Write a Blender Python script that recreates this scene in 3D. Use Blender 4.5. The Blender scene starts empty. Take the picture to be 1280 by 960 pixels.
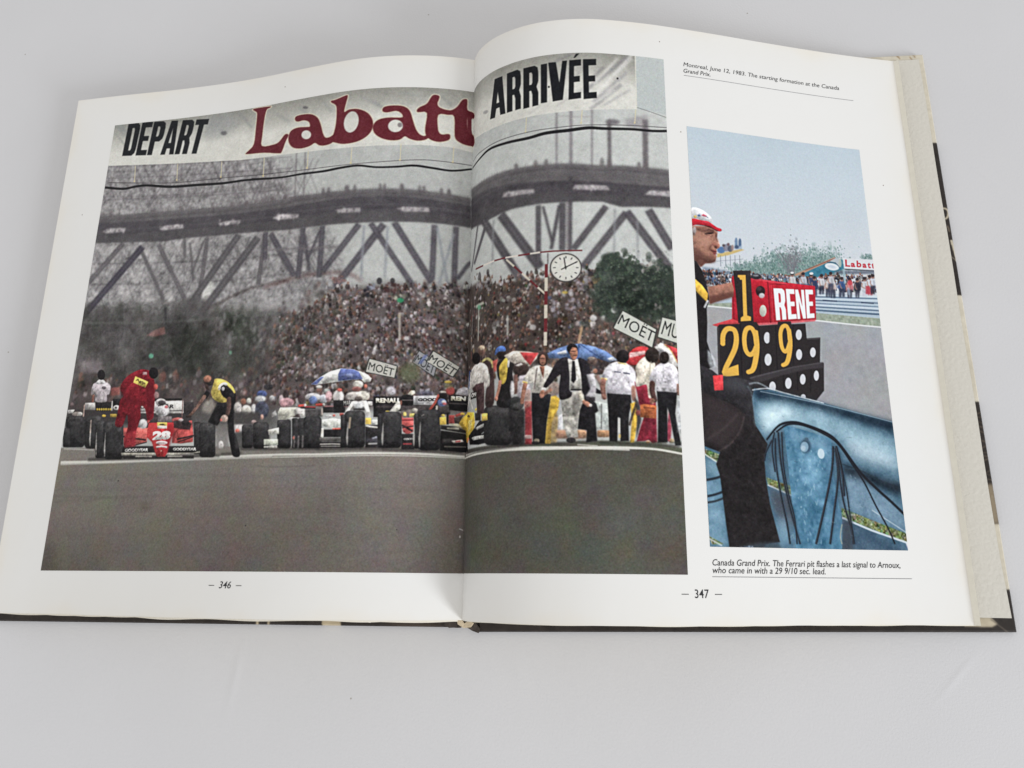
import bpy, math, random
import numpy as np
from mathutils import Matrix

random.seed(7)
rng = np.random.default_rng(11)
scene = bpy.context.scene
col = scene.collection

# ---------------------------------------------------------------- camera
F_PX = 910.424                       # focal length in pixels of the 1280 x 960 photograph
CAM = np.array([0.05755, 0.01741, 0.37116])
ROT = np.array([[0.9950328, 0.0180982, 0.0978884],
                [0.0081707, 0.9651686, -0.2615011],
                [-0.0992115, 0.2610020, 0.9602266]])
cam_data = bpy.data.cameras.new('camera')
cam = bpy.data.objects.new('camera', cam_data)
col.objects.link(cam)
m4 = Matrix([list(ROT[i]) + [CAM[i]] for i in range(3)] + [[0, 0, 0, 1]])
cam.matrix_world = m4
cam_data.sensor_fit = 'HORIZONTAL'
cam_data.sensor_width = 36.0
cam_data.lens = F_PX / 1280 * 36.0
cam_data.clip_start = 0.01
cam_data.clip_end = 50
scene.camera = cam

# ---------------------------------------------------------------- light: one big soft window at the front right, pale room around
world = bpy.data.worlds.new('World')
scene.world = world
world.use_nodes = True
bg = world.node_tree.nodes['Background']
bg.inputs[0].default_value = (1.0, 0.99, 0.966, 1)
bg.inputs[1].default_value = 0.675
ld = bpy.data.lights.new('window_light', 'AREA')
ld.shape = 'RECTANGLE'
ld.size, ld.size_y = 1.0, 1.1
ld.energy = 60.0
ld.color = (0.93, 0.965, 1.0)
lo = bpy.data.objects.new('window_light', ld)
col.objects.link(lo)
lo.location = (2.6, -1.9, 1.15)
dv = (Matrix.Identity(3) @ __import__('mathutils').Vector((0.02, 0.14, 0.02))) - lo.location
lo.rotation_euler = dv.to_track_quat('-Z', 'Y').to_euler()
scene.view_settings.view_transform = 'Standard'
scene.view_settings.look = 'None'
scene.view_settings.gamma = 1
scene.view_settings.exposure = 0.20
scene.view_settings.use_curve_mapping = False

# ---------------------------------------------------------------- the shape of the two open pages
H = 0.30            # page height, m
W = 0.25            # page width along the paper, m
KN = np.array([0, .04, .1, .2, .32, .46, .62, .8, 1.0])
TH = np.array([[[25.74, 23.91, 19.9, 11.12, -0.76, -9.3, -12.69, -11.98, -7.76],
                [20.17, 13.72, 8.44, 0.0, -9.56, -10.96, -5.98, -2.97, -4.94]],
               [[77.74, 54.98, 31.94, 9.89, -7.72, -16.6, -19.66, -17.46, -9.28],
                [73.86, 49.49, 28.12, 6.69, -10.5, -16.31, -18.03, -16.82, -12.91]]])
Z0 = (0.02334, 0.0276)
MS = 400
UU = np.linspace(0, 1.02, MS + 1)
PROF = {}
for si, side in ((0, -1), (1, 1)):
    for j in (0, 1):
        t = np.radians(np.interp((UU[1:] + UU[:-1]) / 2, KN, TH[si, j]))
        du = (UU[1] - UU[0]) * W
        PROF[side, j] = (np.r_[0, np.cumsum(np.cos(t) * du)] * side, Z0[j] + np.r_[0, np.cumsum(np.sin(t) * du)])

def surf(side, s, v, off=0.0):
    """point on the page (s along the paper from the gutter, v up the page), lifted off the paper by off"""
    s = np.asarray(s, float); v = np.asarray(v, float)
    def at(s):
        u = s / W; a = v / H
        x = np.interp(u, UU, PROF[side, 0][0]) * (1 - a) + np.interp(u, UU, PROF[side, 1][0]) * a
        z = np.interp(u, UU, PROF[side, 0][1]) * (1 - a) + np.interp(u, UU, PROF[side, 1][1]) * a
        return x, z
    x, z = at(s)
    if np.any(off):
        e = 0.0012
        xa, za = at(np.maximum(s - e, 0)); xb, zb = at(np.minimum(s + e, W))
        tx, tz = (xb - xa) * side, (zb - za)
        n = np.hypot(tx, tz)
        x = x - off * tz / n * side; z = z + off * tx / n
    return np.stack([x, v + 0 * x, z], -1)

def project(P):
    q = (P - CAM) @ ROT
    return np.stack([640 + F_PX * q[..., 0] / -q[..., 2], 480 - F_PX * q[..., 1] / -q[..., 2]], -1)

def px_plane(pts, z):
    """photo pixels -> points on the horizontal plane at height z"""
    pts = np.asarray(pts, float).reshape(-1, 2)
    r = np.stack([(pts[:, 0] - 640) / F_PX, -(pts[:, 1] - 480) / F_PX, -np.ones(len(pts))], -1) @ ROT.T
    t = (z - CAM[2]) / r[:, 2]
    return CAM + t[:, None] * r

_gs, _gv = np.meshgrid(np.linspace(0.0, W, 90), np.linspace(0, H, 50))
_GP = {sd: project(surf(sd, _gs, _gv)).reshape(-1, 2) for sd in (-1, 1)}
_GS = np.stack([_gs.ravel(), _gv.ravel()], -1)

def px_page(pts, side=None):
    """photo pixels -> signed paper coordinates (s, v) on the page they fall on"""
    pts = np.asarray(pts, float).reshape(-1, 2)
    gx = 593.2 + (pts[:, 1] - 76) * (577.3 - 593.2) / (773 - 76)
    out = np.empty_like(pts)
    for sd in (-1, 1):
        sel = (pts[:, 0] >= gx) if sd == 1 else (pts[:, 0] < gx)
        if side is not None:
            sel = np.full(len(pts), side == sd)
        if not sel.any():
            continue
        P = pts[sel]
        sv = np.empty_like(P)
        for k in range(0, len(P), 400):
            dd = ((P[k:k + 400, None, :] - _GP[sd][None]) ** 2).sum(-1)
            sv[k:k + 400] = _GS[dd.argmin(1)]
        for _ in range(6):
            e = 2e-4
            f0 = project(surf(sd, sv[:, 0], sv[:, 1]))
            fs = (project(surf(sd, np.clip(sv[:, 0] + e, 0, W * 1.02), sv[:, 1])) - f0) / e
            fv = (project(surf(sd, sv[:, 0], sv[:, 1] + e)) - f0) / e
            r = P - f0
            det = fs[:, 0] * fv[:, 1] - fs[:, 1] * fv[:, 0]
            det = np.where(np.abs(det) < 1e-3, 1e-3, det)
            ds = (r[:, 0] * fv[:, 1] - r[:, 1] * fv[:, 0]) / det
            dvv = (fs[:, 0] * r[:, 1] - fs[:, 1] * r[:, 0]) / det
            sv[:, 0] = np.clip(sv[:, 0] + np.clip(ds, -.01, .01), 0, W * 1.01)
            sv[:, 1] = np.clip(sv[:, 1] + np.clip(dvv, -.01, .01), -.01, H + .01)
        sv[:, 0] *= sd
        out[sel] = sv
    return out

# ---------------------------------------------------------------- a small ink painter for the flat print
FR = {'A': (60, 90, 4.571), 'B': (300, 60, 4.0), 'C': (580, 40, 4.571), 'D': (60, 420, 4.571), 'E': (320, 420, 4.571),
      'F': (560, 400, 4.267), 'G': (570, 220, 4.362), 'P': (840, 230, 4.267), 'Q': (840, 440, 4.0),
      'H1': (80, 220, 4.571), 'H2': (330, 220, 4.571), 'J1': (80, 470, 8.0), 'J2': (200, 460, 8.0), 'J3': (340, 470, 9.143),
      'J4': (470, 470, 9.143), 'J5': (640, 420, 6.621), 'J6': (740, 420, 6.617), 'K1': (855, 250, 9.6), 'K2': (880, 320, 5.05),
      'K3': (980, 300, 8.727), 'K4': (860, 540, 4.414), 'K5': (580, 420, 6.62), 'X': (0, 0, 1.0)}

def fpx(fr, pts):
    x, y, k = FR[fr]
    return np.asarray(pts, float).reshape(-1, 2) / k + (x, y)

def gauss1(n, sg):
    r = max(1, int(3 * sg + .5)); k = np.exp(-.5 * (np.arange(-r, r + 1) / sg) ** 2)
    return k / k.sum()

def blur(a, sg):
    if sg <= 0.05:
        return a
    k = gauss1(0, sg); r = len(k) // 2
    pad = [(r, r), (r, r)] + [(0, 0)] * (a.ndim - 2)
    b = np.pad(a, pad, mode='edge')
    h, w = a.shape[:2]
    t = sum(k[i] * b[i:i + h] for i in range(2 * r + 1))
    return sum(k[i] * t[:, i:i + w] for i in range(2 * r + 1))

def smooth_closed(p, n=5, closed=True):
    p = np.asarray(p, float)
    q = [] 
    N = len(p)
    rngi = range(N) if closed else range(N - 1)
    for i in rngi:
        if closed:
            a, b, c, d = p[i - 1], p[i], p[(i + 1) % N], p[(i + 2) % N]
        else:
            a, b, c, d = p[max(i - 1, 0)], p[i], p[i + 1], p[min(i + 2, N - 1)]
        for k in range(n):
            t = k / n
            q.append(.5 * ((2 * b) + (c - a) * t + (2 * a - 5 * b + 4 * c - d) * t * t + (3 * b - a - 3 * c + d) * t ** 3))
    if not closed:
        q.append(p[-1])
    return np.array(q)

class Print:
    """ink on paper: shapes given in photo pixels are turned into paper coordinates before they are filled"""
    def __init__(self, s0, s1, v0, v1, res, mapper, base=(128, 128, 128)):
        self.s0, self.s1, self.v0, self.v1, self.res, self.map = s0, s1, v0, v1, res, mapper
        self.w, self.h = int(round((s1 - s0) * res)), int(round((v1 - v0) * res))
        self.a = np.ones((self.h, self.w, 3), np.float32) * np.array(base, np.float32)
        self.vol = None
        self.k = res / 2300.0        # canvas pixels per photo pixel, about

    def xy(self, fr, pts):
        sv = self.map(fpx(fr, pts))
        return np.stack([(sv[:, 0] - self.s0) * self.res, (self.v1 - sv[:, 1]) * self.res], -1)

    def cover(self, contours, pad=0):
        allp = np.concatenate(contours)
        x0 = int(np.floor(allp[:, 0].min())) - pad; x1 = int(np.ceil(allp[:, 0].max())) + pad + 1
        y0 = int(np.floor(allp[:, 1].min())) - pad; y1 = int(np.ceil(allp[:, 1].max())) + pad + 1
        y0 = max(y0, -pad); y1 = min(y1, self.h + pad)
        x0 = max(x0, -pad - 2)
        x1 = min(x1, self.w + pad + 2)
        if x1 <= x0 or y1 <= y0:
            return None
        SS = 4
        w, h = x1 - x0, y1 - y0
        diff = np.zeros((h * SS, w + 2), np.float32)
        ys = y0 + (np.arange(h * SS) + .5) / SS
        for c in contours:
            a = c; b = np.roll(c, -1, 0)
            lo = np.minimum(a[:, 1], b[:, 1]); hi = np.maximum(a[:, 1], b[:, 1])
            i0 = np.clip(np.ceil((lo - y0) * SS - .5).astype(int), 0, h * SS); i1 = np.clip(np.ceil((hi - y0) * SS - .5).astype(int), 0, h * SS)
            n = i1 - i0
            keep = n > 0
            if not keep.any():
                continue
            a, b, i0, n = a[keep], b[keep], i0[keep], n[keep]
            idx = np.repeat(np.arange(len(n)), n)
            row = np.arange(n.sum()) - np.repeat(np.cumsum(n) - n, n) + i0[idx]
            yy = ys[row]
            xx = a[idx, 0] + (yy - a[idx, 1]) * (b[idx, 0] - a[idx, 0]) / (b[idx, 1] - a[idx, 1])
            sg = np.where(b[idx, 1] > a[idx, 1], 1., -1.)
            xx = np.clip(xx - x0, 0, w)
            ix = xx.astype(int); fx = xx - ix
            np.add.at(diff, (row, ix), sg * (1 - fx)); np.add.at(diff, (row, ix + 1), sg * fx)
        cov = np.minimum(np.abs(np.cumsum(diff, 1)[:, :w]), 1).reshape(h, SS, w).mean(1)
        return x0, y0, cov

    def stamp(self, x0, y0, cov, colr, al=1.0):
        h, w = cov.shape
        xa, ya = max(x0, 0), max(y0, 0); xb, yb = min(x0 + w, self.w), min(y0 + h, self.h)
        if xb <= xa or yb <= ya:
            return
        m = cov[ya - y0:yb - y0, xa - x0:xb - x0, None] * al
        c = np.asarray(colr, np.float32)
        if c.ndim == 3:
            c = c[ya - y0:yb - y0, xa - x0:xb - x0]
        self.a[ya:yb, xa:xb] = self.a[ya:yb, xa:xb] * (1 - m) + c * m

    def contours(self, cs, colr, al=1.0, soft=0.0):
        sg = soft * self.k
        r = self.cover(cs, int(3 * sg + 1))
        if r is None:
            return
        x0, y0, cov = r
        hard = cov
        if sg > 0.05:
            cov = blur(cov, sg)
        mn = min(np.ptp(np.concatenate([c[:, 0] for c in cs])), np.ptp(np.concatenate([c[:, 1] for c in cs])))
        if self.vol and mn > 5 and soft < 1.1:
            # rounded, creased form of the photographed thing, as the film recorded it
            s2 = min(max(1.4, .2 * mn), 9.0)
            b = blur(hard, s2)
            gy, gx = np.gradient(b)
            sh = (gx * self.vol[0] + gy * self.vol[1]) * s2 * 2.0
            h, w = cov.shape
            yi = np.clip(np.arange(y0, y0 + h), 0, self.h - 1); xi = np.clip(np.arange(x0, x0 + w), 0, self.w - 1)
            nz = self.crease[yi][:, xi]
            colr = np.asarray(colr, np.float32) * (1 + self.vol[2] * sh[..., None] + self.vol[3] * nz) + 5 * nz * self.vol[3] * 3
        self.stamp(x0, y0, cov, colr, al)

    def poly(self, fr, pts, colr, al=1.0, soft=0.35, sm=False, holes=()):
        p = np.asarray(pts, float).reshape(-1, 2)
        if sm:
            p = smooth_closed(p)
        cs = [self.xy(fr, p)]
        def area(c):
            return np.sum(c[:, 0] * np.roll(c[:, 1], -1) - np.roll(c[:, 0], -1) * c[:, 1])
        for hp in holes:
            c = self.xy(fr, hp)
            if area(c) * area(cs[0]) > 0:
                c = c[::-1]
            cs.append(c)
        self.contours(cs, colr, al, soft)

    def line(self, fr, pts, wd, colr, al=1.0, soft=0.35, sm=False, closed=False):
        p = np.asarray(pts, float).reshape(-1, 2)
        if sm:
            p = smooth_closed(p, 6, closed)
        elif len(p) == 2:
            p = np.array([p[0] + (p[1] - p[0]) * t for t in np.linspace(0, 1, 9)])
        q = self.xy(fr, p)
        if closed:
            q = np.vstack([q, q[:1]])
        ww = np.interp(np.linspace(0, 1, len(q)), np.linspace(0, 1, np.size(wd)), np.atleast_1d(wd)) * self.k / 2
        cs = []
        ang = np.linspace(0, 2 * np.pi, 9)[:-1]
        for i in range(len(q) - 1):
            d = q[i + 1] - q[i]
            L = np.hypot(*d)
            if L < 1e-6:
                continue
            n = np.array([-d[1], d[0]]) / L
            cs.append(np.array([q[i] + n * ww[i], q[i + 1] + n * ww[i + 1], q[i + 1] - n * ww[i + 1], q[i] - n * ww[i]]))
            if i and ww[i] > .8:
                cs.append(q[i] + np.stack([np.cos(ang), -np.sin(ang)], -1) * ww[i])
        if cs:
            self.contours(cs, colr, al, soft)

    def ell(self, fr, cx, cy, rx, ry, colr, al=1.0, soft=0.35, rot=0.0, n=20):
        t = np.linspace(0, 2 * np.pi, n + 1)[:-1]
        c, s = math.cos(math.radians(rot)), math.sin(math.radians(rot))
        x, y = rx * np.cos(t), ry * np.sin(t)
        self.poly(fr, np.stack([cx + x * c - y * s, cy + x * s + y * c], -1), colr, al, soft)

    def rect(self, fr, x0, y0, x1, y1, colr, al=1.0, soft=0.35, rad=0.0):
        if rad <= 0:
            self.poly(fr, [(x0, y0), (x1, y0), (x1, y1), (x0, y1)], colr, al, soft)
        else:
            pts = []
            for cx, cy, a0 in ((x1 - rad, y0 + rad, -90), (x1 - rad, y1 - rad, 0), (x0 + rad, y1 - rad, 90), (x0 + rad, y0 + rad, 180)):
                for k in range(5):
                    a = math.radians(a0 + 22.5 * k)
                    pts.append((cx + rad * math.cos(a), cy + rad * math.sin(a)))
            self.poly(fr, pts, colr, al, soft)

    def quadmap(self, quad, uv):
        q = np.asarray(quad, float)              # TL TR BR BL
        u, v = uv[:, :1], uv[:, 1:]
        return (q[0] * (1 - u) + q[1] * u) * v + (q[3] * (1 - u) + q[2] * u) * (1 - v)

    def text(self, fr, s, quad, colr, al=1.0, soft=0.3, bold=0.0):
        tri = text_tris(s, bold)
        uv = tri.reshape(-1, 2)
        p = self.xy(fr, self.quadmap(quad, uv)).reshape(-1, 3, 2)
        ar = (p[:, 1, 0] - p[:, 0, 0]) * (p[:, 2, 1] - p[:, 0, 1]) - (p[:, 2, 0] - p[:, 0, 0]) * (p[:, 1, 1] - p[:, 0, 1])
        p[ar < 0] = p[ar < 0][:, ::-1]
        self.contours(list(p), colr, al, soft)

    def block(self, fr, s, quad, colr, al=1.0, soft=0.35, gap=.10, wts=None):
        """heavy condensed block capitals filling a quad"""
        n = len(s)
        wd = [GL_W.get(c, 1.0) for c in s]
        tot = sum(wd) + gap * (n - 1)
        x = 0
        for c, wc in zip(s, wd):
            cs = []
            for k, part in enumerate(GLYPH[c]):
                g = np.array(part, float)
                g = np.vstack([np.linspace(g[i], g[(i + 1) % len(g)], 4)[:-1] for i in range(len(g))])
                uv = np.stack([(x + g[:, 0] * wc) / tot, g[:, 1]], -1)
                q = self.xy(fr, self.quadmap(quad, uv))
                ar = np.sum(q[:, 0] * np.roll(q[:, 1], -1) - np.roll(q[:, 0], -1) * q[:, 1])
                hole = part in HOLES
                if (ar < 0) != hole:
                    q = q[::-1]
                cs.append(q)
            self.contours(cs, colr, al, soft)
            x += wc + gap

    def noise(self, scale, amp, mono=True, seed=0):
        """smooth random mottling, scale in photo pixels"""
        r = np.random.default_rng(seed)
        sc = max(1, scale * self.k)
        hh, ww = int(self.h / sc) + 3, int(self.w / sc) + 3
        g = r.normal(size=(hh, ww, 1 if mono else 3)).astype(np.float32)
        yi = np.arange(self.h) / sc; xi = np.arange(self.w) / sc
        y0 = yi.astype(int); x0 = xi.astype(int)
        fy = (yi - y0)[:, None, None]; fx = (xi - x0)[None, :, None]
        fy = fy * fy * (3 - 2 * fy); fx = fx * fx * (3 - 2 * fx)
        n = (g[y0][:, x0] * (1 - fy) * (1 - fx) + g[y0 + 1][:, x0] * fy * (1 - fx) + g[y0][:, x0 + 1] * (1 - fy) * fx + g[y0 + 1][:, x0 + 1] * fy * fx)
        return n * amp

    def mask(self, fr, pts, soft=0.4, sm=False):
        p = np.asarray(pts, float).reshape(-1, 2)
        if sm:
            p = smooth_closed(p)
        m = np.zeros((self.h, self.w, 1), np.float32)
        r = self.cover([self.xy(fr, p)], int(3 * soft * self.k + 1))
        if r is None:
            return m
        x0, y0, cov = r
        cov = blur(cov, soft * self.k)
        h, w = cov.shape
        xa, ya = max(x0, 0), max(y0, 0); xb, yb = min(x0 + w, self.w), min(y0 + h, self.h)
        m[ya:yb, xa:xb, 0] = cov[ya - y0:yb - y0, xa - x0:xb - x0]
        return m

    def blobs(self, pts_px, rad, cols, al=.85, soft=0.25, asp=1.25):
        """many little dabs: heads, shirts, leaves"""
        q = self.xy('X', pts_px)
        for (x, y), r0, c in zip(q, rad, cols):
            r = r0 * self.k
            R = int(r * asp + 3 * soft * self.k + 2)
            ix, iy = int(x), int(y)
            if ix < -R or iy < -R or ix > self.w + R or iy > self.h + R:
                continue
            yy, xx = np.mgrid[iy - R:iy + R + 1, ix - R:ix + R + 1]
            d = np.hypot((xx - x) / r, (yy - y) / (r * asp))
            cov = np.clip((1 - d) * r / (soft * self.k * 2 + .6) + .5, 0, 1)
            self.stamp(ix - R, iy - R, cov.astype(np.float32), c, al)

    def start_volume(self, lx, ly, amt, cr, seed):
        self.crease = (self.noise(1.8, .6, True, seed) + self.noise(4.0, .8, True, seed + 1) + self.noise(9.0, .5, True, seed + 2)).astype(np.float32)
        self.vol = (lx, ly, amt, cr)

    def image(self, name, gain):
        lin = np.clip(self.a / 255.0, 0, 1)
        lin = np.where(lin <= .04045, lin / 12.92, ((lin + .055) / 1.055) ** 2.4) * gain
        img = bpy.data.images.new(name, self.w, self.h, float_buffer=True, is_data=True)
        buf = np.ones((self.h, self.w, 4), np.float32)
        buf[..., :3] = np.clip(lin, 0, 1)[::-1]
        img.pixels.foreach_set(buf.ravel())
        img.update()
        return img

# letters: the built-in vector font for plain type, hand-cut capitals for the heavy condensed ones
_tc = {}
def text_mesh(s, bold=0.0):
    cu = bpy.data.curves.new('type', 'FONT')
    cu.body = s
    cu.offset = 0.0 if ('M' in s or 'W' in s) else bold
    cu.resolution_u = 3
    ob = bpy.data.objects.new('type', cu)
    me = bpy.data.meshes.new_from_object(ob)
    bpy.data.objects.remove(ob); bpy.data.curves.remove(cu)
    me.calc_loop_triangles()
    co = np.array([v.co[:2] for v in me.vertices])
    tr = np.array([list(t.vertices) for t in me.loop_triangles])
    bpy.data.meshes.remove(me)
    return co, tr

def text_tris(s, bold=0.0):
    if (s, bold) not in _tc:
        co, tr = text_mesh(s, bold)
        lo, hi = co.min(0), co.max(0)
        _tc[s, bold] = ((co - lo) / (hi - lo))[tr]
    return _tc[s, bold]

def R4(a, b, c, d):
    return [(a, b), (c, b), (c, d), (a, d)]
_dh = [(.40, .16), (.55, .16), (.60, .22), (.60, .78), (.55, .84), (.40, .84)]
_ph = [(.40, .55), (.54, .55), (.60, .60), (.60, .80), (.54, .85), (.40, .85)]
_ah = [(.41, .34), (.59, .34), (.50, .80)]
_oh = [(.40, .22), (.46, .15), (.54, .15), (.60, .22), (.60, .78), (.54, .85), (.46, .85), (.40, .78)]
HOLES = [_dh, _ph, _ah, _oh]
_E = [(0, 0), (1, 0), (1, .16), (.42, .16), (.42, .43), (.9, .43), (.9, .58), (.42, .58), (.42, .84), (1, .84), (1, 1), (0, 1)]
GLYPH = {
    'D': [[(0, 0), (.75, 0), (.95, .08), (1, .2), (1, .8), (.95, .92), (.75, 1), (0, 1)], _dh],
    'E': [_E], 'É': [_E, [(.35, 1.05), (.5, 1.05), (.85, 1.15), (.55, 1.15)]],
    'P': [[(0, 0), (.4, 0), (.4, .40), (.75, .40), (.95, .48), (1, .58), (1, .82), (.95, .94), (.75, 1), (0, 1)], _ph],
    'A': [[(0, 0), (.34, 0), (.38, .18), (.62, .18), (.66, 0), (1, 0), (.74, 1), (.26, 1)], _ah],
    'R': [[(0, 0), (.4, 0), (.4, .40), (.52, .40), (.60, .30), (.60, 0), (1, 0), (1, .32), (.88, .47), (1, .6), (1, .82), (.95, .94), (.75, 1), (0, 1)], _ph],
    'T': [[(.3, 0), (.7, 0), (.7, .84), (1, .84), (1, 1), (0, 1), (0, .84), (.3, .84)]],
    'I': [R4(0, 0, 1, 1)],
    'V': [[(.32, 0), (.68, 0), (1, 1), (.64, 1), (.5, .3), (.36, 1), (0, 1)]],
    'N': [[(0, 0), (.32, 0), (.32, .6), (.66, 0), (1, 0), (1, 1), (.68, 1), (.68, .42), (.34, 1), (0, 1)]],
    'O': [[(0, .15), (.1, .03), (.3, 0), (.7, 0), (.9, .03), (1, .15), (1, .85), (.9, .97), (.7, 1), (.3, 1), (.1, .97), (0, .85)], _oh],
}
GL_W = {'I': .42, 'E': .85, 'É': .85, 'V': 1.05, 'A': 1.08}

# ---------------------------------------------------------------- the big printed photograph across both pages
PL, PR, PB, PT = 0.22147, 0.11287, 0.02073, 0.27919
S = Print(-PL, PR, PB, PT, 4500, px_page, (176, 178, 176))

def crowd(C, region, n, pal, r0, r1, seed, al=.85, heads=True, soft=.3):
    r = np.random.default_rng(seed)
    reg = np.asarray(region, float)
    lo, hi = reg.min(0), reg.max(0)
    pts = r.uniform(lo, hi, (n * 3, 2))
    ins = np.zeros(len(pts), bool)
    j = len(reg) - 1
    for i in range(len(reg)):
        xi, yi = reg[i]; xj, yj = reg[j]
        c = ((yi > pts[:, 1]) != (yj > pts[:, 1]))
        ins ^= c & (pts[:, 0] < (xj - xi) * (pts[:, 1] - yi) / (yj - yi + 1e-9) + xi)
        j = i
    pts = pts[ins][:n]
    pts = pts[np.argsort(pts[:, 1])]
    w = np.array([p[1] for p in pal], float)
    ci = r.choice(len(pal), len(pts), p=w / w.sum())
    cols = np.array([pal[k][0] for k in ci], float) + r.normal(0, 9, (len(pts), 1)) + r.normal(0, 4, (len(pts), 3))
    cell = np.floor(pts / 13).astype(int)
    ph = np.sin(cell[:, 0] * 12.99 + cell[:, 1] * 78.23 + seed) * 43758.5
    patch = (ph - np.floor(ph)) - .5
    wave = np.sin(pts[:, 0] * .11 + 1.3 * np.sin(pts[:, 1] * .13)) * .5
    if heads:
        cols = cols * (1 + .22 * patch[:, None] + .14 * wave[:, None])
    rad = r.uniform(r0, r1, len(pts)) * np.where(r.random(len(pts)) < .16, 1.45, 1.0)
    C.blobs(pts, rad, cols, al, soft)
    if heads:
        hd = np.array([(44, 36, 36), (70, 52, 48), (140, 100, 86), (120, 84, 72), (200, 192, 190), (96, 78, 74)])[r.integers(0, 6, len(pts))]
        C.blobs(pts + np.stack([r.normal(0, .4, len(pts)), -rad * 1.5], -1), rad * .55, hd, al, soft)
        C.blobs(pts + np.stack([rad * .5, rad * .7], -1), rad * .6, cols * .55, al * .6, soft * 1.3)

CROWD = [((56, 49, 49), 8), ((84, 72, 72), 6), ((118, 102, 106), 4), ((152, 136, 142), 3.4), ((186, 174, 182), 3.0), ((214, 206, 210), 1.2),
         ((140, 104, 92), 2.4), ((110, 76, 66), 2), ((140, 72, 70), .35), ((92, 98, 126), .5), ((150, 136, 90), .25), ((74, 82, 68), .6)]
CROWD_R = [((52, 44, 42), 8), ((84, 68, 62), 6), ((116, 98, 92), 4), ((150, 128, 122), 3), ((190, 180, 178), 2.0), ((220, 214, 214), .9),
           ((150, 108, 90), 2.4), ((112, 76, 62), 2.4), ((150, 60, 58), .5), ((88, 98, 130), .5), ((160, 140, 88), .3), ((66, 82, 62), .7)]

def clump(fr, x, y, rx, ry, c, al, soft):
    k = FR[fr][2]
    if rx * ry < 330:
        S.ell(fr, x, y, rx, ry, c, al, soft); return
    q = np.random.default_rng(int(x * 7 + y))
    n = int(3 + rx * ry / 90)
    for _ in range(n):
        a, d = q.uniform(0, 6.28), q.uniform(0, 1) ** .5
        m = q.uniform(.55, 1.12)
        S.ell(fr, x + rx * d * math.cos(a), y + ry * d * math.sin(a), q.uniform(1.0, 2.6) * k, q.uniform(1.2, 3.0) * k, np.array(c) * m, al * q.uniform(.5, 1), soft)

# sky: left half a little darker and warmer, hazy
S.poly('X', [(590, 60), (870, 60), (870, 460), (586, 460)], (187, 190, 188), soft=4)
S.a += S.noise(60, 3.5, True, 1)

# far lattice of a second bridge on the left, muddled and pinkish grey
lat = S.mask('X', [(110, 190), (300, 195), (345, 205), (372, 240), (420, 300), (425, 350), (330, 440), (90, 440)], 10)
S.a = S.a * (1 - lat * .55) + np.array([132, 126, 130], np.float32) * lat * .55
r = np.random.default_rng(5)
for k in range(46):
    x = 100 + k * 6.2
    j = r.uniform(-5, 5, 6)
    S.line('X', [(x + j[0], 198), (x + 26 + j[1], 262)], r.uniform(.8, 2.4), (100, 94, 98), r.uniform(.15, .55), .8)
    S.line('X', [(x + 20 + j[2], 198), (x - 8 + j[3], 262)], r.uniform(.8, 2.4), (100, 94, 98), r.uniform(.15, .55), .8)
for yy in (212, 226, 243):
    S.line('X', [(110, yy + 4), (230, yy), (345, yy - 10)], 2.0, (98, 92, 96), .4, .9, True)
for k in range(34):
    x = 96 + k * 9.6
    j = r.uniform(-6, 6, 6)
    S.line('X', [(x + j[0], 300), (x + 30 + j[1], 372)], r.uniform(.8, 2.2), (96, 92, 96), r.uniform(.2, .6), .9)
    S.line('X', [(x + 30 + j[2], 296), (x - 6 + j[3], 372)], r.uniform(.8, 2.2), (96, 92, 96), r.uniform(.2, .6), .9)
    S.line('X', [(x, 300), (x + r.uniform(-3, 3), 380)], 1.2, (100, 96, 98), .4, .8)
for yy in (326, 352):
    S.line('X', [(105, yy + 4), (260, yy), (400, yy - 14)], 2.0, (88, 84, 88), .6, .9, True)
# arching lower chord on the far right of the left lattice
S.line('H1', [(760, 800), (900, 720), (1050, 650), (1200, 610), (1290, 600)], 4, (92, 84, 84), .8, 1.2, True)
S.line('H2', [(0, 640), (150, 590), (300, 560), (470, 555), (560, 600)], 5, (116, 92, 92), .7, 1.6, True)
# deep tone under the trusses at far left and pale patches of sky through them
S.poly('H1', [(90, 735), (300, 730), (560, 715), (700, 700), (900, 760), (1280, 760), (1280, 1200), (40, 1200)], (96, 94, 94), .8, 5)
for x, y, rx, ry in ((820, 650, 36, 56), (605, 690, 32, 22), (420, 570, 40, 40), (350, 660, 44, 40), (480, 690, 40, 30), (180, 690, 30, 30), (220, 420, 40, 30),
                     (290, 430, 30, 26), (470, 430, 30, 26), (640, 410, 46, 40), (730, 380, 26, 40), (415, 505, 18, 18), (488, 505, 16, 20), (160, 520, 20, 30)):
    S.ell('H1', x, y, rx, ry, (184, 180, 180), .6, 2.2, 20)
S.ell('H1', 820, 650, 32, 54, (196, 196, 192), .8, 1.4, 20)

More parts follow.
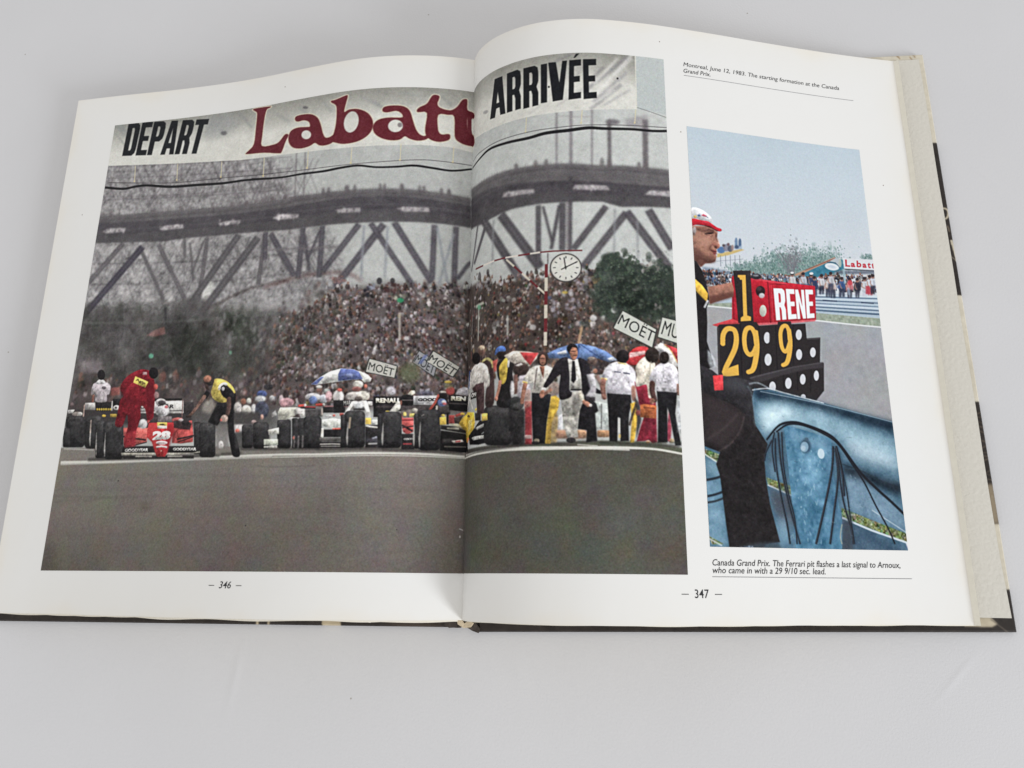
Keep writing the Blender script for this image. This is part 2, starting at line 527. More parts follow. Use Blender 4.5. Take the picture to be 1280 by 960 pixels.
def deck():
    # right-hand masts over the deck
    for x, w in ((530, 2.2), (612, 3.6), (732, 2.2)):
        S.line('C', [(x, 440), (x, 780)], w, (120, 114, 120), .85, .8)
    S.line('C', [(530, 480), (735, 486)], 1.2, (130, 124, 128), .6, .8)
    for x, w in ((830, 4.2), (1035, 6.5)):
        S.line('C', [(x, 500), (x + 4, 790)], w, (96, 90, 94), .95, .9)
    S.ell('C', 850, 515, 42, 16, (104, 98, 104), .9, 1.2)
    S.poly('C', [(920, 500), (1050, 470), (1060, 600), (1010, 560), (930, 540)], (120, 112, 118), .5, 2)
    # upper railing band (lighter), then the dark girder
    up = [fpx('H1', [(200, 232), (420, 214), (640, 196), (1000, 168), (1280, 130)]), fpx('H2', [(140, 120), (300, 102), (450, 84), (600, 74), (800, 74), (1000, 96), (1182, 128)])]
    dk = [fpx('H1', [(1280, 305), (1000, 325), (700, 352), (560, 372), (380, 376), (170, 382)]), fpx('H2', [(1182, 300), (1050, 274), (900, 262), (720, 258), (600, 262), (300, 284), (140, 305)])]
    left = np.vstack([up[0], up[1], dk[1], dk[0]])
    S.poly('X', left, (94, 90, 93), .96, 1.0)
    body = np.vstack([fpx('H1', [(196, 268), (420, 258), (640, 244), (1000, 212), (1280, 176)]), fpx('H2', [(300, 148), (450, 124), (600, 112), (800, 112), (1000, 138), (1184, 172)]), dk[1], dk[0]])
    S.poly('X', body, (74, 70, 76), .95, 1.0)
    low = np.vstack([fpx('H1', [(186, 330), (420, 326), (640, 312), (1000, 276), (1280, 246)]), fpx('H2', [(300, 222), (450, 204), (600, 196), (800, 196), (1000, 222), (1184, 252)]), dk[1], dk[0]])
    S.poly('X', low, (82, 79, 82), .8, 1.0)
    # right page part
    rt = fpx('C', [(44, 905), (70, 880), (110, 850), (200, 806), (330, 774), (450, 758), (600, 752), (750, 762), (900, 764), (1175, 790)])
    rb = fpx('G', [(1175, 172), (1050, 166), (900, 166), (800, 138), (640, 138), (450, 150), (300, 180), (200, 226), (140, 262), (84, 292)])
    S.poly('X', np.vstack([rt, rb]), (92, 88, 91), .97, 1.0)
    rt2 = fpx('G', [(84, 140), (130, 96), (200, 66), (300, 44), (450, 30), (640, 26), (800, 32), (1000, 50), (1175, 62)])
    S.poly('X', np.vstack([rt2, rb]), (70, 66, 72), .95, 1.0)
    rt3 = fpx('G', [(84, 230), (130, 180), (200, 150), (300, 122), (450, 98), (640, 92), (800, 96), (1000, 116), (1175, 124)])
    S.poly('X', np.vstack([rt3, rb]), (80, 77, 80), .7, 1.0)
    for dy, w_, c_, a_ in ((3, 1.0, (122, 118, 122), .5), (8, 1.2, (70, 66, 70), .5), (13, .8, (116, 112, 116), .4), (27, 1.0, (104, 100, 104), .5), (33, 1.2, (58, 54, 60), .5)):
        for cur in (np.vstack([up[0], up[1]]), rt):
            S.line('X', cur + (0, dy * .72), w_, c_, a_, .5, True)
    q = np.random.default_rng(78)
    for cur in (np.vstack([up[0], up[1]]), rt):
        for x in np.arange(cur[0, 0], cur[-1, 0], 3.2):
            y = np.interp(x, cur[:, 0], cur[:, 1])
            S.line('X', [(x, y - q.uniform(1, 3.5)), (x, y + 4)], .8, (88, 84, 88), .5, .4)
    # slots of light in the girder
    lw = (226, 218, 220)
    for fr, q in (('H1', [(222, 318), (262, 294), (354, 292), (346, 322), (240, 334)]), ('H1', [(545, 306), (580, 278), (680, 270), (684, 300), (560, 318)]),
                  ('H1', [(880, 274), (930, 254), (1008, 246), (1006, 272), (900, 288)]), ('H1', [(1190, 244), (1230, 220), (1290, 214), (1290, 246), (1220, 252)]),
                  ('H2', [(52, 240), (96, 216), (200, 212), (196, 240), (80, 256)]), ('H2', [(404, 196), (440, 184), (550, 176), (552, 208), (440, 216)]),
                  ('H2', [(756, 184), (800, 172), (940, 176), (948, 212), (800, 208)]),
                  ('G', [(250, 124), (280, 84), (425, 62), (430, 92), (300, 118)]), ('G', [(636, 76), (650, 42), (820, 48), (842, 82), (720, 80)]), ('G', [(1030, 104), (1060, 72), (1175, 84), (1175, 122)])):
        q = np.array(q, float); q = q.mean(0) + (q - q.mean(0)) * (1.0, .72)
        S.poly(fr, q, lw, .62, .8)
        c = np.mean(q, 0)
        rr = np.random.default_rng(int(c[0]))
        sx = np.ptp(np.array(q)[:, 0]) * .42
        for _ in range(26):
            S.ell(fr, c[0] + rr.uniform(-sx, sx), c[1] + rr.uniform(-13, 13), rr.uniform(2, 7), rr.uniform(4, 10), (84, 78, 84) if rr.random() < .68 else (236, 230, 230), .5, .8)
    # heads and railings along the top
    rr = np.random.default_rng(9)
    for x in np.r_[rr.uniform(200, 1280, 26)]:
        y = np.interp(x, [200, 640, 1000, 1280], [230, 194, 166, 128])
        S.ell('H1', x, y - 6, rr.uniform(6, 14), rr.uniform(8, 22), (100, 92, 96), .6, 1.0)
    for x in (340, 370, 470, 480, 520, 665, 690, 785, 792, 890, 915, 1015, 1055, 1060):
        y = np.interp(x, [140, 300, 450, 600, 800, 1000, 1182], [120, 102, 84, 74, 74, 96, 128])
        S.ell('H2', x, y - 6, 10, 26, (92, 86, 90), .75, .9)
    for x in (300, 410, 470, 790, 830, 1000, 1040):
        S.ell('C', x, np.interp(x, [200, 330, 450, 600, 750, 900, 1175], [806, 774, 758, 752, 762, 764, 790]) - 6, 12, 26 if x not in (830, 790) else 40, (98, 92, 95), .8, 1.0)
lm = S.mask('X', [(100, 190), (300, 195), (350, 200), (372, 240), (425, 300), (425, 380), (90, 400)], 8)
S.a += lm * (S.noise(3.2, 13, True, 301) + S.noise(7, 10, True, 302) + S.noise(2, 7, True, 303))
r = np.random.default_rng(77)
for k in range(60):
    x = r.uniform(105, 372); y0 = r.uniform(196, 240); s_ = r.choice([-1, 1])
    S.line('X', [(x, y0), (x + s_ * r.uniform(8, 24), y0 + r.uniform(20, 44))], r.uniform(.7, 1.5), (96, 90, 95), r.uniform(.3, .6), .5)
for k in range(70):
    x = r.uniform(95, 420); y0 = r.uniform(296, 345); s_ = r.choice([-1, 1])
    S.line('X', [(x, y0), (x + s_ * r.uniform(8, 26), y0 + r.uniform(18, 44))], r.uniform(.7, 1.6), (92, 88, 92), r.uniform(.3, .65), .5)
for k in range(26):
    x = 108 + k * 10.5
    S.line('X', [(x, 196), (x + r.uniform(-2, 2), 250)], r.uniform(.6, 1.3), (98, 92, 98), .4, .5)
for yy in (205, 219, 232, 246):
    S.line('X', [(105, yy + 5), (230, yy), (365, yy - 9)], r.uniform(1, 1.8), (92, 86, 92), .5, .6, True)
for x, y0 in ((228, 196), (371, 190), (382, 190), (338, 200)):
    S.line('X', [(x, y0), (x - 3, 262)], 1.8, (112, 106, 110), .75, .6)
deck()

def truss(fr, segs, c=(82, 78, 84), al=.93, soft=.8):
    for (x0, y0, x1, y1, w) in segs:
        S.line(fr, [(x0, y0), (x1, y1)], w, c, al, soft)
        if w >= 6:
            S.line(fr, [(x0, y0), (x1, y1)], w * .3, np.array(c) + 34, .45, .5)
            L_ = math.hypot(x1 - x0, y1 - y0); ux, uy = (x1 - x0) / L_, (y1 - y0) / L_
            hw = w * FR[fr][2] * .38
            for q_ in np.arange(10, L_ - 10, 16):
                S.line(fr, [(x0 + ux * q_ - uy * hw, y0 + uy * q_ + ux * hw), (x0 + ux * (q_ + 9) + uy * hw, y0 + uy * (q_ + 9) - ux * hw)], .8, np.array(c) - 14, .4, .4)
truss('H1', [(340, 385, 140, 610, 8), (540, 390, 690, 705, 6), (820, 350, 770, 720, 6), (690, 350, 690, 470, 4), (1150, 330, 1110, 620, 6), (1180, 330, 1290, 540, 7),
             (430, 400, 570, 710, 5), (720, 380, 740, 600, 3), (800, 370, 730, 560, 3)], (90, 86, 90), .85)
truss('H1', [(450, 405, 120, 790, 10)], (64, 60, 72), .95)
truss('H1', [(1000, 335, 690, 780, 10), (1110, 350, 780, 790, 11)], (84, 81, 85), .95)
S.poly('H1', [(700, 700), (760, 690), (820, 780), (780, 800), (680, 780)], (88, 85, 86), .8, 2)
truss('H2', [(10, 320, 5, 480, 7), (40, 330, 175, 570, 7), (225, 290, 195, 580, 7), (335, 285, 315, 580, 7), (545, 275, 335, 545, 8), (685, 275, 395, 650, 9), (610, 270, 860, 640, 7),
             (745, 265, 960, 610, 8), (975, 280, 960, 590, 7), (1098, 290, 1085, 660, 7), (1180, 490, 1105, 590, 5), (230, 330, 260, 540, 4), (320, 310, 250, 480, 3)], (78, 74, 82), .95)
truss('H2', [(572, 280, 555, 590, 3), (708, 290, 690, 580, 3), (990, 290, 1055, 640, 3.2), (1085, 330, 1000, 620, 3.2)], (134, 138, 146), .8)
truss('H2', [(0, 425, 420, 405, 3), (0, 90, 160, 64, 2)], (110, 104, 108), .7)
truss('G', [(150, 240, 370, 590, 10), (245, 210, 460, 500, 11), (450, 160, 450, 500, 6), (475, 165, 525, 360, 3), (565, 160, 520, 400, 4), (582, 145, 580, 405, 7), (625, 0, 622, 410, 4.4),
            (820, 165, 640, 400, 7), (930, 200, 690, 500, 8), (930, 195, 1165, 500, 10), (1050, 185, 1180, 400, 10), (160, 280, 100, 480, 5), (120, 270, 86, 520, 3)], (76, 72, 78), .95)
truss('G', [(868, 180, 862, 420, 2.6), (990, 240, 992, 460, 2.6), (205, 240, 200, 480, 3)], (134, 136, 140), .7)
for k in range(16):
    y = 145 + k * 16
    S.line('G', [(600, y), (624, y + 14)], 1.0, (110, 100, 106), .8, .5)
    S.line('G', [(624, y), (600, y + 14)], 1.0, (110, 100, 106), .8, .5)
S.a = blur(S.a, 1.5)
S.a += S.noise(5, 3.0, True, 304) + S.noise(14, 2.5, True, 305)

# dark left hillside, trees and smoke
hill = [(60, 380), (200, 384), (300, 392), (345, 400), (350, 420), (340, 520), (60, 520)]
S.poly('X', [(60, 396), (160, 398), (250, 402), (330, 396), (352, 410), (350, 540), (40, 540)], (78, 75, 75), .92, 6)
r = np.random.default_rng(21)
n = 520
pts = np.stack([r.uniform(80, 350, n), r.uniform(384, 486, n)], -1)
S.blobs(pts, r.uniform(2, 7, n), np.array([(70, 68, 68), (92, 88, 88), (62, 66, 60), (106, 100, 102), (84, 88, 78), (72, 64, 62)])[r.integers(0, 6, n)], .28, 1.6, 1.4)
for x, y, rx, ry, c in ((235, 432, 30, 30, (54, 58, 52)), (250, 462, 36, 16, (56, 58, 54)), (300, 410, 18, 26, (66, 72, 62)), (200, 450, 26, 22, (60, 58, 58)), (150, 420, 20, 16, (84, 80, 82)),
                        (110, 462, 20, 14, (104, 92, 94)), (300, 452, 22, 18, (80, 82, 74)), (222, 405, 10, 18, (48, 46, 48))):
    S.ell('X', x, y, rx, ry, c, .6, 6)
S.poly('H1', [(470, 912), (520, 880), (575, 860), (580, 905), (520, 918)], (160, 112, 108), .75, .8)
S.ell('H1', 620, 890, 36, 26, (52, 48, 50), .8, 1.2)
S.line('H1', [(580, 750), (580, 850)], 3.4, (52, 50, 54), .8, .8)
S.line('H1', [(90, 840), (500, 838), (900, 812), (1280, 785)], 3, (106, 108, 104), .6, 1.0)
for x, y in ((1140, 720), (905, 850), (940, 930), (1130, 860), (990, 760), (1180, 740)):
    S.ell('H1', x, y, 14, 40, (176, 172, 174), .45, 1.6, 12)
S.rect('D', 186, 146, 312, 210, (146, 136, 140), .75, 2.0)
hm = S.mask('X', [(60, 390), (350, 395), (350, 500), (40, 500)], 6)
S.a += hm * (S.noise(3, 4, True, 311) + S.noise(6, 5, True, 312) + S.noise(12, 5, True, 313))
r = np.random.default_rng(330)
for k in range(120):
    x, y = r.uniform(85, 340), r.uniform(372, 450)
    S.line('X', [(x, y), (x + r.normal(0, 3), y + r.uniform(6, 13)), (x + r.normal(2, 6), y + r.uniform(14, 30))], r.uniform(.5, 1.6), (112, 108, 110) if r.random() < .45 else (58, 56, 58), r.uniform(.15, .42), .6, True)
for cx, cy, w_ in ((232, 432, 24), (256, 452, 26), (306, 410, 14), (318, 424, 12), (205, 446, 20), (288, 398, 10)):
    for k in range(26):
        x, y = cx + r.normal(0, w_ * .5), cy + r.normal(0, w_ * .5)
        S.ell('X', x, y, r.uniform(1.5, 4), r.uniform(1.5, 4), (50, 55, 48) if r.random() < .7 else (80, 86, 74), .35, .7)
for k in range(40):
    x, y = r.uniform(262, 345), r.uniform(392, 440)
    S.ell('X', x, y, r.uniform(1, 2.6), r.uniform(2, 5), (168, 162, 166), .3, .8)
# crowd, left page
reg = [(336, 452), (350, 424), (372, 404), (398, 380), (412, 366), (436, 360), (470, 356), (500, 356), (540, 362), (572, 358), (590, 362), (584, 520), (90, 520), (92, 478), (330, 476)]
S.poly('X', reg, (82, 70, 70), .82, 4)
crowd(S, [(330, 395), (400, 360), (590, 352), (586, 480), (300, 480)], 420, [((110, 98, 98), 3), ((150, 140, 142), 1), ((80, 74, 74), 2)], 2, 4, 30, .35, soft=1.2)
crowd(S, [(398, 374), (424, 358), (590, 355), (584, 505), (340, 505), (340, 440)], 1700, CROWD, .9, 2.3, 31, .8, soft=.45)
crowd(S, [(345, 400), (420, 368), (420, 470), (330, 480)], 300, [((110, 100, 100), 2), ((160, 150, 152), 1), ((74, 70, 68), 2), ((84, 88, 78), 1)], 1.2, 3, 32, .6, soft=.6)
crowd(S, [(100, 470), (350, 462), (350, 505), (90, 505)], 150, [((110, 98, 98), 2), ((150, 136, 138), 1), ((70, 64, 64), 3), ((200, 190, 190), .5), ((150, 84, 78), .4)], 1.5, 4, 33, .5, soft=.9)
for x, y, rx, ry, c in ((660, 600, 16, 20, (40, 38, 44)), (735, 600, 14, 18, (40, 36, 40)), (735, 640, 44, 34, (84, 48, 48)), (590, 660, 26, 30, (56, 58, 76)), (620, 640, 14, 26, (170, 176, 200)),
                        (780, 710, 20, 14, (52, 178, 120)), (770, 690, 46, 10, (196, 196, 176)), (680, 822, 40, 14, (206, 200, 206)), (815, 928, 16, 12, (226, 222, 222)), (420, 590, 50, 20, (150, 110, 108)),
                        (360, 620, 40, 24, (170, 168, 172)), (905, 670, 22, 18, (220, 216, 214)), (955, 815, 30, 24, (176, 150, 160)), (1075, 885, 22, 16, (216, 210, 212))):
    clump('H2', x, y, rx, ry, c, .8, .6)
S.line('H2', [(775, 780), (775, 940)], 2.6, (190, 182, 172), .8, .5)
S.ell('D', 590, 114, 14, 14, (110, 190, 160), .9, .6); S.ell('D', 1043, 95, 9, 12, (120, 180, 150), .7, .6)

# crowd, right page
regr = [(583, 362), (600, 352), (620, 356), (650, 350), (680, 348), (720, 345), (748, 338), (752, 400), (800, 396), (850, 398), (856, 470), (580, 470)]
S.poly('X', regr, (74, 62, 58), .95, 1.6)
crowd(S, [(584, 356), (640, 346), (750, 336), (850, 372), (858, 475), (578, 475)], 1800, CROWD_R, .8, 2.1, 41, .82, soft=.35)
crowd(S, [(592, 346), (650, 342), (740, 330), (745, 352), (590, 362)], 90, CROWD_R, .8, 1.8, 42, .8)
# the big dark tree
r = np.random.default_rng(44)
tree = [(748, 342), (754, 320), (768, 316), (782, 324), (800, 330), (820, 336), (834, 332), (842, 340), (846, 400), (838, 404), (820, 396), (800, 398), (790, 408), (770, 404), (752, 390), (742, 366)]
S.poly('X', tree, (44, 54, 48), .95, 1.4, True)
tb = np.array(tree, float)
n = 900
pts = np.stack([r.uniform(742, 848, n), r.uniform(314, 404, n)], -1)
keep = (((pts[:, 0] - 775) / 36) ** 2 + ((pts[:, 1] - 360) / 46) ** 2 < 1) | (((pts[:, 0] - 825) / 32) ** 2 + ((pts[:, 1] - 368) / 36) ** 2 < 1)
pts = pts[keep]
S.blobs(pts, r.uniform(.8, 2.2, len(pts)), np.array([(36, 46, 42), (58, 74, 60), (70, 88, 70), (44, 54, 50), (88, 98, 86), (52, 62, 52)])[r.integers(0, 6, len(pts))], .6, .4)
for x, y, rx, ry, c in ((1060, 500, 60, 30, (176, 168, 164)), (990, 610, 24, 20, (186, 176, 178)), (760, 560, 30, 24, (170, 140, 90)), (1100, 715, 22, 18, (200, 190, 190)), (590, 636, 60, 20, (214, 210, 214)),
                        (680, 590, 40, 36, (180, 172, 186)), (720, 545, 30, 26, (150, 150, 160)), (595, 635, 16, 8, (222, 190, 70)), (735, 640, 20, 30, (196, 180, 186)), (540, 720, 26, 50, (176, 168, 182)),
                        (640, 710, 50, 40, (180, 170, 184)), (750, 775, 20, 16, (222, 222, 222)), (690, 800, 40, 16, (200, 180, 180)), (420, 825, 18, 16, (216, 212, 212)), (735, 530, 16, 26, (46, 42, 48)), (130, 545, 8, 22, (60, 56, 60)),
                        (175, 525, 8, 18, (60, 56, 60)), (175, 590, 16, 50, (190, 186, 190)), (130, 600, 14, 40, (176, 172, 176)), (280, 672, 40, 10, (200, 196, 190)), (215, 820, 20, 36, (200, 196, 196)), (865, 732, 18, 16, (224, 222, 222))):
    clump('G', x, y, rx, ry, c, .75, .45)
S.line('G', [(282, 760), (282, 870)], 2.4, (196, 196, 192), .8, .5)
S.line('G', [(125, 715), (122, 900)], 2.0, (196, 200, 190), .8, .5)
S.poly('G', [(100, 712), (150, 684), (156, 696), (110, 722)], (200, 204, 190), .9, .5); S.ell('G', 128, 716, 10, 14, (96, 170, 130), .8, .5)
S.line('G', [(690, 815), (668, 915)], 2.6, (190, 150, 110), .9, .4)
n = 260
pts = np.stack([r.uniform(740, 850, n), r.uniform(312, 410, n)], -1)
S.blobs(pts, r.uniform(.7, 1.8, n), np.array([(96, 100, 90), (80, 88, 76), (130, 126, 122), (50, 58, 50)])[r.integers(0, 4, n)], .22, .5)
for k in range(80):
    x, y = 793 + r.normal(0, 24), 362 + r.normal(0, 20)
    S.ell('X', x + 1, y + 1.5, r.uniform(3, 6), r.uniform(2.5, 5), (34, 42, 38), .55, .8)
    for _ in range(5):
        S.ell('X', x - 1 + r.normal(0, 2), y - 1.5 + r.normal(0, 1.6), r.uniform(.6, 1.5), r.uniform(.6, 1.4), (84, 100, 80) if r.random() < .7 else (112, 122, 106), .5, .3)
for k in range(60):
    t = r.uniform(0, 6.28)
    S.ell('X', 790 + 50 * math.cos(t) + r.normal(0, 3), 360 + 44 * math.sin(t) + r.normal(0, 3), r.uniform(2, 5), r.uniform(2, 5), (52, 62, 54), .5, .7)
# mostly dark upright streaks painted at the gutter between the crowd halves
for k in range(26):
    y = 402 + r.uniform(-40, 70)
    x = 586 + r.uniform(-1, 9) - (y - 400) * .02
    S.line('X', [(x, y), (x + r.uniform(-1.5, 1.5), y + r.uniform(8, 26))], r.uniform(.8, 2), [(40, 34, 34), (60, 50, 48), (196, 190, 190), (150, 60, 56)][r.integers(0, 4) if r.random() < .5 else 0], .7, .3)

cm = np.clip(S.mask('X', [(330, 395), (400, 356), (590, 345), (750, 335), (860, 360), (860, 480), (560, 520), (80, 520), (80, 380)], 5), 0, 1)
S.a = S.a * (1 - cm) + (blur(S.a, .95) * .94 + S.noise(9, 5, True, 321) + S.noise(24, 6, True, 322)) * cm
# barrier arm, post and station clock
def candy(fr, a, b, w, n, c0=(206, 196, 180), c1=(110, 34, 40), start=0):
    a, b = np.array(a, float), np.array(b, float)
    for i in range(n):
        S.line(fr, [a + (b - a) * i / n, a + (b - a) * (i + 1) / n], w, c0 if (i + start) % 2 else c1, .95, .3)
bar = np.array([(108, 508), (150, 488), (210, 462), (270, 446), (340, 434), (405, 424), (460, 416), (530, 410), (600, 407), (690, 406)])
for i in range(len(bar) - 1):
    S.line('G', [bar[i], bar[i + 1]], 2.0 if i < 6 else 1.7, (112, 38, 44) if i % 2 == 0 or i > 6 else (216, 208, 198), .95, .3)
candy('G', (275, 455), (490, 645), 2.0, 5, start=1)
candy('G', (494, 480), (488, 925), 3.4, 6)
S.line('G', [(502, 420), (502, 480)], 1.4, (90, 84, 88), .8, .4)
S.ell('G', 600, 500, 88, 80, (70, 66, 66), 1, .4, n=36); S.ell('G', 600, 500, 81, 73, (196, 194, 186), 1, .3, n=36); S.ell('G', 600, 500, 72, 65, (206, 205, 198), 1, .4, n=36)
for k in range(12):
    a = math.radians(30 * k)
    S.line('G', [(600 + 56 * math.cos(a), 500 + 51 * math.sin(a)), (600 + 69 * math.cos(a), 500 + 63 * math.sin(a))], 1.2, (70, 68, 70), .8, .25)
S.line('G', [(600, 510), (590, 444)], 1.3, (66, 62, 66), .95, .25); S.line('G', [(574, 510), (664, 466)], 1.4, (66, 62, 66), .95, .25); S.ell('G', 599, 498, 7, 7, (66, 62, 66), 1, .3)

# the two name boards on the slope, both pages
def board(fr, quad, txt, tq, al=1.0, bc=(190, 192, 184)):
    S.poly(fr, quad, (52, 54, 52), al, .35)
    q = np.array(quad, float); c = q.mean(0)
    S.poly(fr, c + (q - c) * np.array([.93, .90]), bc, al, .3)
    S.text(fr, txt, tq, (36, 40, 40), al, .25, .02)
board('G', [(905, 726), (1100, 838), (1076, 945), (852, 828)], 'MOËT', [(912, 742), (1094, 838), (1070, 908), (880, 806)])
board('G', [(1122, 764), (1260, 800), (1260, 936), (1096, 880)], 'MU', [(1140, 790), (1224, 816), (1210, 890), (1118, 862)])
board('E', [(645, 125), (812, 172), (796, 244), (622, 206)], 'MOËT', [(652, 138), (794, 178), (782, 230), (640, 192)], .97, (186, 184, 176))
board('E', [(930, 80), (1040, 150), (1020, 238), (892, 150)], 'MOËT', [(934, 96), (1030, 160), (1012, 220), (902, 146)], .9, (150, 150, 156))
board('E', [(1010, 80), (1170, 180), (1128, 240), (972, 146)], 'MOËT', [(1014, 98), (1158, 184), (1122, 228), (984, 140)], .97, (188, 186, 178))
S.poly('E', [(960, 110), (985, 104), (948, 160), (924, 160)], (90, 104, 160), .7, .5)
S.ell('E', 880, 210, 62, 60, (96, 102, 74), .75, 2.5)

# ---- foreground ground: asphalt, line, verge
road_top = np.vstack([fpx('D', [(60, 640), (300, 640), (1280, 630)]), fpx('E', [(300, 630), (700, 632), (1200, 640)]), fpx('F', [(110, 690), (200, 672), (320, 662), (480, 655), (640, 655), (900, 655), (1100, 660), (1260, 690)])])
S.poly('X', np.vstack([road_top, [(880, 760), (30, 760), (30, 600)]]), (118, 113, 108), 1, .5)
road = S.mask('X', np.vstack([road_top, [(880, 760), (30, 760), (30, 600)]]), .5)
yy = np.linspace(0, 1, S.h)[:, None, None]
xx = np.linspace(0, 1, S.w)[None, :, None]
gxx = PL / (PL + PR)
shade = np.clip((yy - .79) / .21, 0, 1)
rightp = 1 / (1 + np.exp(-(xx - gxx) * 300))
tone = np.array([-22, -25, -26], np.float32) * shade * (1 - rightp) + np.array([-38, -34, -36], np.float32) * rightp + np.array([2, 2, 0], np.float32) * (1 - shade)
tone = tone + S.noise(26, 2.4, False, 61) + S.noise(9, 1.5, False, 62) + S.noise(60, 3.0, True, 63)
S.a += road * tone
S.poly('D', [(60, 640), (1280, 628), (1280, 690), (60, 730)], (126, 120, 116), .5, 1.5)
S.poly('E', [(0, 640), (1200, 650), (1195, 690), (600, 672), (0, 690)], (120, 113, 110), .5, 1.5)
S.line('X', [(76, 580), (160, 577), (240, 574), (340, 570.5)], 3.0, (176, 174, 168), .85, .5, True)
S.line('X', [(76, 578), (160, 576), (262, 571.5), (340, 568.5), (400, 568), (450, 566.5), (520, 567), (581, 571)], [3.2, 2.2, 2.6, 2.4], (206, 204, 196), .92, .4, True)
S.line('X', [(340, 571.5), (400, 570.5), (460, 569.4), (520, 570), (581, 573)], 1.0, (206, 204, 196), .8, .3, True)
S.line('F', [(96, 722), (150, 704), (250, 688), (400, 680), (520, 678), (700, 682), (970, 692)], 2.0, (196, 194, 186), .9, .4, True)
S.line('F', [(90, 738), (150, 716), (260, 697), (400, 688), (560, 684), (800, 680), (1000, 682), (1120, 690), (1260, 716)], [1.6, 2.6, 3.2, 2.8, 2.0], (214, 212, 204), .95, .4, True)
S.poly('F', [(640, 648), (900, 644), (1100, 652), (1250, 682), (1252, 704), (1130, 684), (1000, 674), (860, 668), (660, 664)], (86, 92, 74), .9, .8)
S.line('F', [(690, 664), (800, 672)], 1.4, (196, 192, 186), .8, .4)
S.line('J1', [(0, 728), (300, 738)], 1.6, (176, 172, 166), .8, .5)
S.line('E', [(0, 740), (100, 748), (340, 740)], .9, (92, 84, 84), .6, .6, True)
S.ell('X', 181, 633, 9, 5, (92, 82, 70), .5, 3)
S.line('X', [(66, 620), (140, 622), (200, 620)], 2.0, (92, 86, 84), .5, 1.2); S.line('X', [(66, 627), (130, 624)], 2.0, (92, 86, 84), .5, 1.2)
S.ell('X', 60, 700, 12, 24, (60, 54, 48), .35, 5)
for x, y in ((307, 657), (496, 662), (148, 601)):
    S.ell('X', x, y, .8, .8, (40, 38, 40), .9, .2)
S.line('X', [(574, 661), (579, 663)], .8, (200, 198, 194), .8, .2); S.ell('X', 575, 671, .8, 1.6, (200, 198, 194), .8, .2)

# ---- cars and people
for a_, b_, w_ in (((110, 574.5), (212, 572), 4), ((214, 571.5), (275, 569.5), 3), ((276, 567.5), (302, 566.5), 3), ((300, 561.5), (400, 561), 3), ((395, 561), (480, 560.5), 3.4), ((478, 561.5), (578, 565), 4), ((584, 565), (650, 556), 4), ((640, 556), (745, 552), 2.6), ((745, 552.5), (850, 558), 2.6)):
    S.line('X', [a_, b_], w_, (58, 54, 53), .75, 1.0)
for y_, x0_, x1_ in ((596, 90, 420), (612, 70, 560), (640, 200, 575), (668, 80, 480), (690, 120, 570), (602, 600, 850), (650, 590, 850)):
    S.line('X', [(x0_, y_), ((x0_ + x1_) / 2, y_ - 1.5), (x1_, y_ + 1)], 3.5, (92, 87, 83) if x0_ < 580 else (72, 71, 65), .22, 1.6, True)
S.start_volume(-.45, .9, .34, .12, 500)
DK = (36, 34, 36); TY = (44, 43, 45); WH = (214, 212, 208)
def tyre(fr, x0, y0, x1, y1, side=None, sc=1.0, c=TY):
    w, h = x1 - x0, y1 - y0
    S.rect(fr, x0, y0, x1, y1, c, 1, .35, min(w, h) * .22)
    S.rect(fr, x0 + w * .12, y0 + h * .02, x1 - w * .12, y0 + h * .30, (78, 76, 77), .5, 1.0, w * .15)
    S.rect(fr, x0 + w * .25, y0 + h * .2, x1 - w * .25, y0 + h * .7, (58, 57, 59), .5, 2.0, w * .2)
    S.rect(fr, x0 + w * .04, y1 - h * .16, x1 - w * .04, y1, (22, 21, 23), .7, .8, w * .12)
    if side is not None:
        S.line(fr, [(side + w * .04, y0 + h * .30), (side + w * .01, y0 + h * .55), (side - w * .01, y0 + h * .72), (side, y0 + h * .93)], [.4, 1.3, 2.0, .5], (200, 196, 190), .75, .45, True)

# far left cars behind (row of dark wings and tyres)
S.rect('J1', 40, 340, 1280, 480, (52, 48, 50), .75, 1.2)
S.rect('J1', 1180, 260, 1300, 380, (54, 50, 52), .9, .6)
S.poly('J1', [(212, 270), (312, 266), (312, 338), (212, 338)], (190, 188, 186), .9, .4)
S.rect('J1', 318, 262, 480, 350, (34, 32, 34), 1, .4)
for x in range(325, 470, 22):
    S.ell('J1', x + 8, 334, 10, 12, (208, 176, 60), .85, .4)
S.line('J1', [(484, 250), (478, 350)], 1.6, (196, 192, 186), .9, .3); S.line('J1', [(206, 285), (194, 410)], 1.8, (176, 150, 140), .9, .3)
S.rect('J1', 490, 228, 940, 300, (32, 30, 33), 1, .4)
S.ell('J1', 528, 316, 34, 24, WH, .9, .4); S.ell('J1', 520, 316, 14, 12, (50, 46, 50), .9, .4)
S.poly('J1', [(40, 340), (110, 336), (90, 372), (36, 376)], (190, 188, 184), .8, .4); S.ell('J1', 135, 382, 54, 24, (150, 140, 134), .9, .5); S.ell('J1', 160, 378, 26, 16, (204, 202, 198), .8, .5)
S.ell('J1', 75, 290, 26, 30, (96, 80, 82), .8, .8); S.ell('J1', 400, 398, 20, 12, (216, 176, 60), .9, .4); S.rect('J1', 462, 380, 530, 412, (206, 172, 70), .9, .4)
tyre('J1', 20, 400, 210, 712); tyre('J1', -10, 520, 60, 712); tyre('J1', 205, 398, 395, 726, 262)
S.line('J1', [(272, 440), (262, 570)], 1.6, (180, 160, 150), .8, .4)
